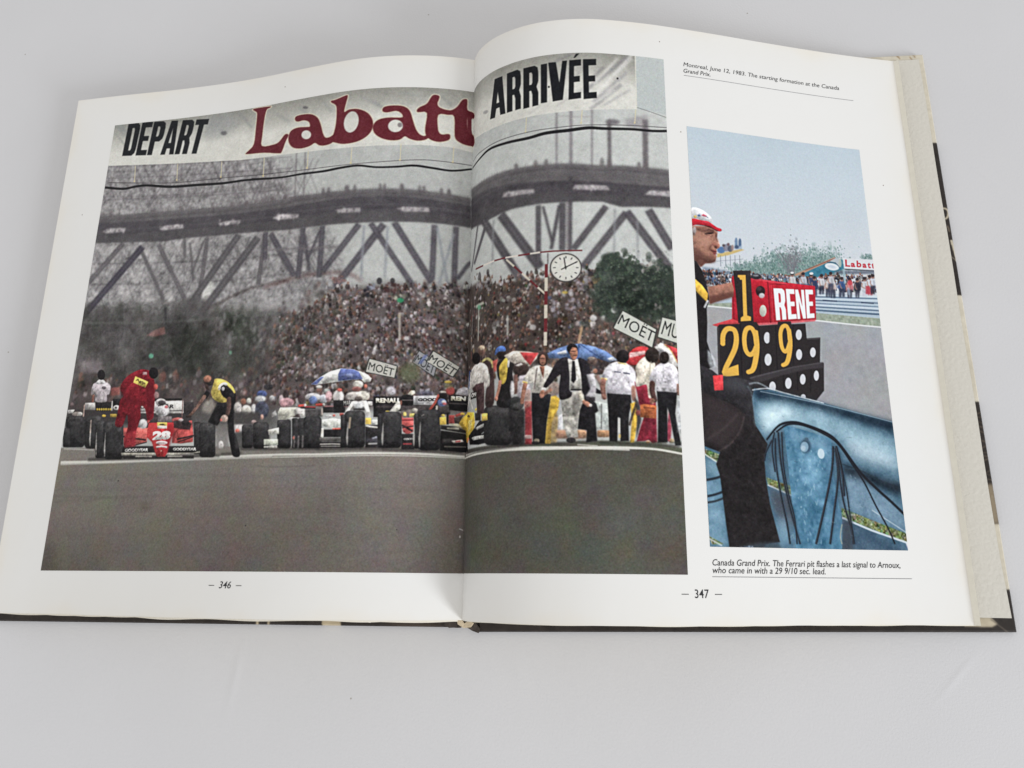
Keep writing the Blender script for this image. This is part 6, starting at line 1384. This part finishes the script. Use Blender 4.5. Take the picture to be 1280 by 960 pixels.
# ---------------------------------------------------------------- table
def table_material():
    m = bpy.data.materials.new('white_table_sheet'); m.use_nodes = True
    nt = m.node_tree; b = nt.nodes['Principled BSDF']; L = nt.links.new
    tc = nt.nodes.new('ShaderNodeTexCoord')
    n = nt.nodes.new('ShaderNodeTexNoise'); n.inputs['Scale'].default_value = 9; n.inputs['Detail'].default_value = 5; L(tc.outputs['Object'], n.inputs['Vector'])
    rp = nt.nodes.new('ShaderNodeValToRGB'); L(n.outputs['Fac'], rp.inputs['Fac'])
    rp.color_ramp.elements[0].position = .3; rp.color_ramp.elements[0].color = (.622, .621, .642, 1)
    rp.color_ramp.elements[1].position = .7; rp.color_ramp.elements[1].color = (.648, .646, .668, 1)
    vo = nt.nodes.new('ShaderNodeTexVoronoi'); vo.voronoi_dimensions = '2D'; vo.inputs['Scale'].default_value = 9; L(tc.outputs['Object'], vo.inputs['Vector'])
    lt = nt.nodes.new('ShaderNodeMath'); lt.operation = 'LESS_THAN'; L(vo.outputs['Distance'], lt.inputs[0]); lt.inputs[1].default_value = .004
    mx = nt.nodes.new('ShaderNodeMix'); mx.data_type = 'RGBA'; L(lt.outputs[0], mx.inputs['Factor']); L(rp.outputs['Color'], mx.inputs['A']); mx.inputs['B'].default_value = (.38, .36, .34, 1)
    L(mx.outputs['Result'], b.inputs['Base Color'])
    n2 = nt.nodes.new('ShaderNodeTexNoise'); n2.inputs['Scale'].default_value = 6; n2.inputs['Detail'].default_value = 3; L(tc.outputs['Object'], n2.inputs['Vector'])
    n3 = nt.nodes.new('ShaderNodeTexNoise'); n3.inputs['Scale'].default_value = 900; n3.inputs['Detail'].default_value = 2; L(tc.outputs['Object'], n3.inputs['Vector'])
    b1 = nt.nodes.new('ShaderNodeBump'); b1.inputs['Strength'].default_value = .35; b1.inputs['Distance'].default_value = .004; L(n2.outputs['Fac'], b1.inputs['Height'])
    b2 = nt.nodes.new('ShaderNodeBump'); b2.inputs['Strength'].default_value = .25; b2.inputs['Distance'].default_value = .0003; L(n3.outputs['Fac'], b2.inputs['Height']); L(b1.outputs['Normal'], b2.inputs['Normal'])
    last = b2
    sx = nt.nodes.new('ShaderNodeSeparateXYZ'); L(tc.outputs['Object'], sx.inputs[0])
    def mnode(op, a_, b_=None, c_=None):
        q = nt.nodes.new('ShaderNodeMath'); q.operation = op
        for i_, v_ in enumerate((a_, b_, c_)):
            if v_ is None: continue
            if isinstance(v_, (int, float)): q.inputs[i_].default_value = v_
            else: L(v_, q.inputs[i_])
        return q.outputs[0]
    for (xa, ya, xb, yb, wd, st) in [(*px_plane([a_], 0)[0, :2], *px_plane([b_], 0)[0, :2], w_, s_) for a_, b_, w_, s_ in (((305, 795), (282, 900), .0022, .5), ((1168, 880), (1222, 815), .0016, .35), ((640, 800), (655, 870), .003, .25), ((1190, 190), (1260, 240), .0016, .3))]:
        ln = math.hypot(xb - xa, yb - ya); ux, uy = (xb - xa) / ln, (yb - ya) / ln
        along = mnode('MULTIPLY_ADD', sx.outputs['X'], ux, mnode('MULTIPLY_ADD', sx.outputs['Y'], uy, -(xa * ux + ya * uy)))
        across = mnode('MULTIPLY_ADD', sx.outputs['X'], -uy, mnode('MULTIPLY_ADD', sx.outputs['Y'], ux, xa * uy - ya * ux))
        ga = mnode('EXPONENT', mnode('MULTIPLY', mnode('POWER', mnode('DIVIDE', across, wd), 2), -1))
        gl = mnode('EXPONENT', mnode('MULTIPLY', mnode('POWER', mnode('DIVIDE', mnode('SUBTRACT', along, ln / 2), ln * .35), 2), -1))
        bb_ = nt.nodes.new('ShaderNodeBump'); bb_.inputs['Strength'].default_value = st * .3; bb_.inputs['Distance'].default_value = .0012
        L(mnode('MULTIPLY', ga, gl), bb_.inputs['Height']); L(last.outputs['Normal'], bb_.inputs['Normal']); last = bb_
    L(last.outputs['Normal'], b.inputs['Normal'])
    b.inputs['Roughness'].default_value = .5; b.inputs['Specular IOR Level'].default_value = .35
    return m
M_table = table_material()
# one sheet of white table covering with a few faint creases pressed into it
nu, nv = 240, 200
gx, gy = np.meshgrid(np.linspace(-1.2, 1.2, nu), np.linspace(-.9, 1.2, nv))
tw = [tuple(p) for p in np.stack([gx.ravel(), gy.ravel(), np.zeros(nu * nv)], -1)]
table = mesh_obj('table_top', tw, grid_faces(nu, nv), M_table)
table['kind'] = 'structure'

# ---------------------------------------------------------------- the book
book = bpy.data.objects.new('book', None); col.objects.link(book)
book['label'] = 'open hardcover picture book showing a motor race start across two pages'
book['category'] = 'book'

# boards, their printed cover paper painted like worn brown and cream photographic paper
BT = 0.0030
def board_paint():
    def mp(p):
        q = px_plane(p, BT)
        return q[:, :2]
    C = Print(-.256, .2525, -.008, .307, 2600, mp, (38, 31, 27))
    C.k = 1.1
    C.a[:] = (40, 33, 29)
    CR = (222, 214, 196); BN = (42, 34, 30)
    C.poly('X', [(1040, 40), (1160, 50), (1190, 178.5), (1040, 178.5)], CR, 1, .4)
    C.poly('X', [(1100, 370), (1215, 369), (1234, 502), (1100, 502)], CR, 1, .4); C.poly('X', [(1100, 655), (1258, 655), (1272, 737), (1100, 737)], CR, 1, .4)
    C.poly('X', [(1120, 605), (1242, 605), (1250, 655), (1120, 655)], (176, 160, 134), .8, 1.5)
    C.line('X', [(1176, 260), (1184, 262), (1185, 270), (1181, 274)], 2.0, (216, 204, 180), 1, .4, True); C.line('X', [(1189, 300), (1193, 312), (1197, 326)], 3.0, (220, 210, 188), 1, .4, True); C.line('X', [(1184, 282), (1187, 290)], 1.6, (130, 116, 100), .9, .5); C.line('X', [(1188, 320), (1198, 328)], .8, (196, 184, 160), .8, .3)
    rr = np.random.default_rng(3)
    for k in range(24):
        y = rr.uniform(505, 655); x = np.interp(y, [480, 647], [1224, 1246])
        C.line('X', [(x - 10, y), (x + 4, y + rr.uniform(-8, 8))], rr.uniform(.5, 1.4), (150, 132, 108), .5, .4)
    C.poly('X', [(1205, 771), (1238, 771), (1247, 780), (1240, 784), (1205, 783)], (206, 194, 170), 1, .5)
    C.line('X', [(1238, 774), (1262, 792)], 1.0, (120, 110, 100), .8, .3)
    for x, w in ((324, 5), (338, 4), (414, 22)):
        C.line('X', [(x, 768), (x - 4 if w < 20 else x, 785)], w * .55 if w < 20 else w, (206, 190, 160), .9, .5)
    C.poly('X', [(470, 770), (540, 770), (560, 790), (500, 790)], (70, 58, 50), .8, 3)
    for (x, y) in ((1119.5, 70), (1122, 72), (1141, 70), (1137, 73)):
        C.line('X', [(x, y - 2), (x + 3, y + 2)], 1.4, (150, 116, 76), .8, .4)
    C.a += C.noise(3, 4, True, 5) + C.noise(14, 4, True, 6)
    return C
C = board_paint()
M_cover = ink_mat('printed_cover_paper', C.image('cover_ink', .85), .5, .35)

def board(name, corners, label=None):
    """a bevelled slab on the table from four ground corners (ccw)"""
    c = np.array(corners, float)
    cen = c.mean(0)
    def ring(ins, z):
        return [(*(p + (cen - p) / np.linalg.norm(cen - p) * ins * 1.4), z) for p in c]
    rings = [ring(.0008, .0002), ring(0, .0007), ring(0, BT - .0006), ring(.0007, BT)]
    v = [p for r_ in rings for p in r_]
    f = []
    for k in range(3):
        for i in range(4):
            j = (i + 1) % 4
            f.append((k * 4 + i, k * 4 + j, k * 4 + 4 + j, k * 4 + 4 + i))
    f.append((12, 13, 14, 15)); f.append((3, 2, 1, 0))
    uv = np.array([((p[0] - C.s0) / (C.s1 - C.s0), (p[1] - C.v0) / (C.v1 - C.v0)) for p in v])
    return mesh_obj(name, v, f, M_cover, book, uv, False)
rb = px_plane([(1271.7, 790.5), (1153.7, 67.5), (598, 790)], BT)[:, :2]
board('cover_board', [rb[2], rb[0], rb[1], (.0040, .3085)])
lb = px_plane([(560, 784), (281, 779.5), (0, 776)], BT)[:, :2]
board('cover_board', [(-.2515, -.0046), lb[0], (-.0110, .3060), (-.2515, .3060)])
# spine strip, a shallow hollow curve joining the boards
n = 12
v, f = [], []
for j, y in enumerate(np.linspace(-.0036, .3040, 30)):
    for i in range(n):
        t = i / (n - 1)
        jag = (random.random() - .5) * .0022 if j == 0 else 0
        v.append((-.0125 + t * .0185, y + jag, .0006 + .0030 * math.sin(math.pi * t) + (.0006 * random.random() if j == 0 else 0)))
mesh_obj('spine', v, grid_faces(n, 30), M_glue, book)
# pasted endpaper on the right board
e = px_plane([(1264.5, 773), (1147.7, 74.8)], BT)[:, :2]
x0 = .012
ne, me_ = 40, 60
vv, uvv = [], []
for j in range(me_):
    for i in range(ne):
        a, b_ = i / (ne - 1), j / (me_ - 1)
        xr = .2482 + .0009 * max(0, 1 - b_ * 12); yb, yt = e[0, 1] + .0002 * math.sin(a * 9), e[1, 1] + .0016 * (1 - a)
        vv.append((x0 + (xr - x0) * a + .00012 * math.sin(b_ * 23) * (i == ne - 1), yb * (1 - b_) + yt * b_, BT + .0003 + .00018 * math.sin(a * 6 + b_ * 4) ** 2))
ep = mesh_obj('endpaper', vv, grid_faces(ne, me_), M_end, book)
ep['label'] = 'beige pasted endpaper on the inside of the back cover'

# blocks of leaves under the two open pages
def leaf_block_mat():
    m = mat('stacked_leaf_edges', (.72, .66, .54), .8, .15)
    nt = m.node_tree; b = nt.nodes['Principled BSDF']; L = nt.links.new
    tc = nt.nodes.new('ShaderNodeTexCoord'); w = nt.nodes.new('ShaderNodeTexWave'); w.bands_direction = 'Z'; w.inputs['Scale'].default_value = 900; w.inputs['Distortion'].default_value = 3
    L(tc.outputs['Object'], w.inputs['Vector'])
    mx = nt.nodes.new('ShaderNodeMix'); mx.data_type = 'RGBA'; L(w.outputs['Fac'], mx.inputs['Factor']); mx.inputs['A'].default_value = (.55, .49, .38, 1); mx.inputs['B'].default_value = (.78, .73, .62, 1)
    L(mx.outputs['Result'], b.inputs['Base Color'])
    return m
M_block = leaf_block_mat()
def block(side, wmax, ins, top_off, foot):
    nu_, nv_ = 60, 24
    s = np.linspace(.001, wmax, nu_); vv_ = np.linspace(ins, H - ins, nv_)
    sg, vg = np.meshgrid(s, vv_)
    P = surf(side, sg.ravel(), vg.ravel(), -top_off)
    P[:, 2] = np.maximum(P[:, 2], foot + .0004)
    Q = P.copy(); Q[:, 2] = foot
    Q[:, 0] = np.interp(np.abs(P[:, 0]), [0, .03, .26], [.0, .03, .26]) * side
    n_ = len(P)
    faces = grid_faces(nu_, nv_, side < 0) + grid_faces(nu_, nv_, side > 0, n_)
    ring = [i for i in range(nu_)] + [j * nu_ + nu_ - 1 for j in range(1, nv_)] + [(nv_ - 1) * nu_ + i for i in range(nu_ - 2, -1, -1)] + [j * nu_ for j in range(nv_ - 2, 0, -1)]
    for a, b_ in zip(ring, ring[1:] + ring[:1]):
        q = (a, a + n_, b_ + n_, b_)
        faces.append(q if side > 0 else q[::-1])
    return mesh_obj('page_block', np.vstack([P, Q]), faces, M_block, book, smooth=False)
block(-1, .2470, .0010, .0011, BT + .0003)
block(1, .2478, .0012, .0023, BT + .0008)

uvpage = lambda s, v: np.stack([np.asarray(s) / W, np.asarray(v) / H], -1)
# loose leaves just under the open ones, each a little out of line with the next
def wob_fn(seed, a, b):
    r_ = np.random.default_rng(seed)
    ph, fq, am = r_.uniform(0, 6.3, 5), r_.uniform(20, 160, 5), r_.uniform(.2, 1, 5)
    def w(s, v):
        k = sum(am[i] * np.sin(fq[i] * s + ph[i]) for i in range(5)) * a
        return np.where(v < .02, (k - b) * (1 - np.clip(v, 0, .02) / .02), 0)
    return w
for k in range(7):
    sheet('leaf', 1, .002, W + .0002 + .00020 * k + .00008 * (k % 3), .0004 * (k % 2), H - .0004, 70, 30, -.00022 - .00026 * k, (M_leaf2, M_leaf, M_leaf2, M_leaf3)[k % 4], book, uvpage, .00010, wob_fn(100 + k, .00012, .00012))
for k in range(3):
    sheet('leaf', -1, .002, W - .0003 * k, .0, H - .0003, 90, 30, -.00022 - .00030 * k, M_leaf, book, uvpage, .00010, wob_fn(200 + k, .00030, .0003 * k))

pgL = sheet('page', -1, 0, W, 0, H, 200, 60, 0, M_paper, book, uvpage, .00010, wob_fn(300, .00004, 0)); pgL['label'] = 'left page numbered 346 with the left half of the race start photograph'
pgR = sheet('page', 1, 0, W, 0, H, 240, 60, 0, M_paper, book, uvpage, .00010, wob_fn(301, .00004, 0)); pgR['label'] = 'right page numbered 347 with two photographs and captions'

OFF = .00007
uvS = lambda s, v, sd: np.stack([(sd * np.asarray(s) + PL) / (PL + PR), (np.asarray(v) - PB) / (PT - PB)], -1)
a = sheet('printed_photograph', -1, .0, PL, PB, PT, 200, 60, OFF, M_spread, pgL, lambda s, v: uvS(s, v, -1)); a['label'] = 'colour photograph of racing cars on the grid below a red lettered banner'
a = sheet('printed_photograph', 1, .0, PR, PB, PT, 160, 60, OFF, M_spread, pgR, lambda s, v: uvS(s, v, 1)); a['label'] = 'colour photograph of officials, clock and bridge, continuing the left page'
a = sheet('printed_photograph', 1, QL, QR, QB, QT, 100, 60, OFF, M_small, pgR, lambda s, v: np.stack([(np.asarray(s) - QL) / (QR - QL), (np.asarray(v) - QB) / (QT - QB)], -1)); a['label'] = 'tall colour photograph of a capped man holding a pit signal board'

# type set on the paper as thin ink shapes that follow the page
def drape_text(name, s, side, s0, s1, base, cap, parent, shear=0.0, bold=0.0, material=None):
    co, tr = text_mesh(s, bold)
    co = co.copy()
    ch = text_mesh('H')[0][:, 1].max()
    co[:, 0] -= co[:, 0].min()
    wd = co[:, 0].max()
    if side < 0:
        X = s0 - co[:, 0] / wd * (s0 - s1) - shear * co[:, 1] / ch * cap
    else:
        X = s0 + co[:, 0] / wd * (s1 - s0) + shear * co[:, 1] / ch * cap
    V = base + co[:, 1] / ch * cap
    P = surf(side, X, V, .00009)
    t = [tuple(int(i) for i in q) for q in tr]
    ob = mesh_obj(name, P, t, material or M_ink, parent, None, False)
    return ob

def pline(x0, x1, y0, y1):
    q = px_page([(x0, y0), (x1, y1)])
    return q
# captions: ends of the set lines read off the page
q = pline(854.2, 1049, 81.6, 113.8); b1 = q[:, 1].mean()
drape_text('caption_line', 'Montreal, June 12, 1983. The starting formation at the Canada', 1, q[0, 0], q[1, 0], b1, .0024, pgR, .20, .004)
q2 = px_page([(853.9, 89.6), (888, 95.0)])
drape_text('caption_line', 'Grand Prix.', 1, q2[0, 0], q2[1, 0], b1 - .0039, .0024, pgR, .20, .004)
q = px_page([(854.6, 92.4), (1066.6, 125.6)]); rt = q[:, 1].mean()
def rule(s0, s1, v, w=.00022):
    return sheet('rule_line', 1, s0, s1, v - w / 2, v + w / 2, 40, 2, .00008, M_rule, pgR, uvpage)
rule(q[0, 0], q[1, 0], min(rt, b1 - .0056))
q = px_page([(890, 706), (1125.5, 710.8)]); b2 = q[:, 1].mean()
drape_text('caption_line', 'Canada Grand Prix. The Ferrari pit flashes a last signal to Arnoux,', 1, q[0, 0], q[1, 0], b2, .0026, pgR, .20, .004)
q = px_page([(890, 715.8), (1032, 718.6)]); b3 = q[:, 1].mean()
drape_text('caption_line', 'who came in with a 29 9/10 sec. lead.', 1, q[0, 0], q[1, 0], b3, .0026, pgR, .20, .004)
q = px_page([(890.5, 720.6), (1140, 723.8)])
rule(q[0, 0], q[1, 0], q[:, 1].mean())
q = px_page([(852, 748), (902.5, 748.5)]); bb = q[:, 1].mean()
cq = px_page([(877, 737), (877, 747.6)]); cap = cq[0, 1] - cq[1, 1]
dq = px_page([(868.5, 742), (886, 742), (852, 742), (861, 742), (893.5, 742), (902.5, 742)])[:, 0]
drape_text('page_number', '347', 1, dq[0], dq[1], cq[1, 1], cap, pgR, .0, .004)
for s0, s1 in ((dq[2], dq[3]), (dq[4], dq[5])):
    sheet('folio_dash', 1, s0, s1, cq[1, 1] + cap * .40, cq[1, 1] + cap * .48, 8, 2, .00009, M_ink, pgR, uvpage)
cq = px_page([(281, 726.8), (281, 735.4)]); cap = cq[0, 1] - cq[1, 1]
dq = -px_page([(274, 731), (288.5, 731), (261, 731), (268, 731), (295, 731), (302, 731)])[:, 0]
drape_text('page_number', '346', -1, dq[0], dq[1], cq[1, 1], cap, pgL, .16, .004)
for s0, s1 in ((dq[2], dq[3]), (dq[4], dq[5])):
    sheet('folio_dash', -1, s1, s0, cq[1, 1] + cap * .36, cq[1, 1] + cap * .45, 8, 2, .00009, M_ink, pgL, uvpage)

# frayed headband and torn scraps at the foot of the spine
def scrap(name, pts, z0, z1, material, seed):
    r_ = np.random.default_rng(seed)
    p = np.array(pts, float); n_ = len(p)
    top = [(x + r_.uniform(-.0002, .0002), y + r_.uniform(-.0002, .0002), z1 + r_.uniform(-.0006, .0006)) for x, y in p]
    bot = [(x, y, z0) for x, y in p]
    f_ = [tuple(range(n_)), tuple(range(2 * n_ - 1, n_ - 1, -1))] + [(i, i + n_, (i + 1) % n_ + n_, (i + 1) % n_) for i in range(n_)]
    return mesh_obj(name, top + bot, f_, material, book, None, False)
g = lambda pts, z: px_plane(pts, z)[:, :2]
scrap('headband', g([(570, 771), (577, 773), (580, 779), (586, 776), (592, 779), (588, 784), (579, 785), (572, 781)], .006)[::-1], .001, .006, M_cream, 1)
scrap('frayed_cloth', g([(556, 772), (568, 772), (573, 776), (570, 784), (562, 785), (556, 781)], .005)[::-1], .001, .005, M_glue, 2)
scrap('frayed_cloth', g([(588, 776), (594, 778), (600, 786), (598, 791), (590, 788), (584, 784)], .004)[::-1], .0008, .004, M_glue, 3)
tf = scrap('torn_flap', g([(441, 773), (463, 774), (463, 778.5), (452, 777)], .012)[::-1], .0117, .012, M_leaf, 4)
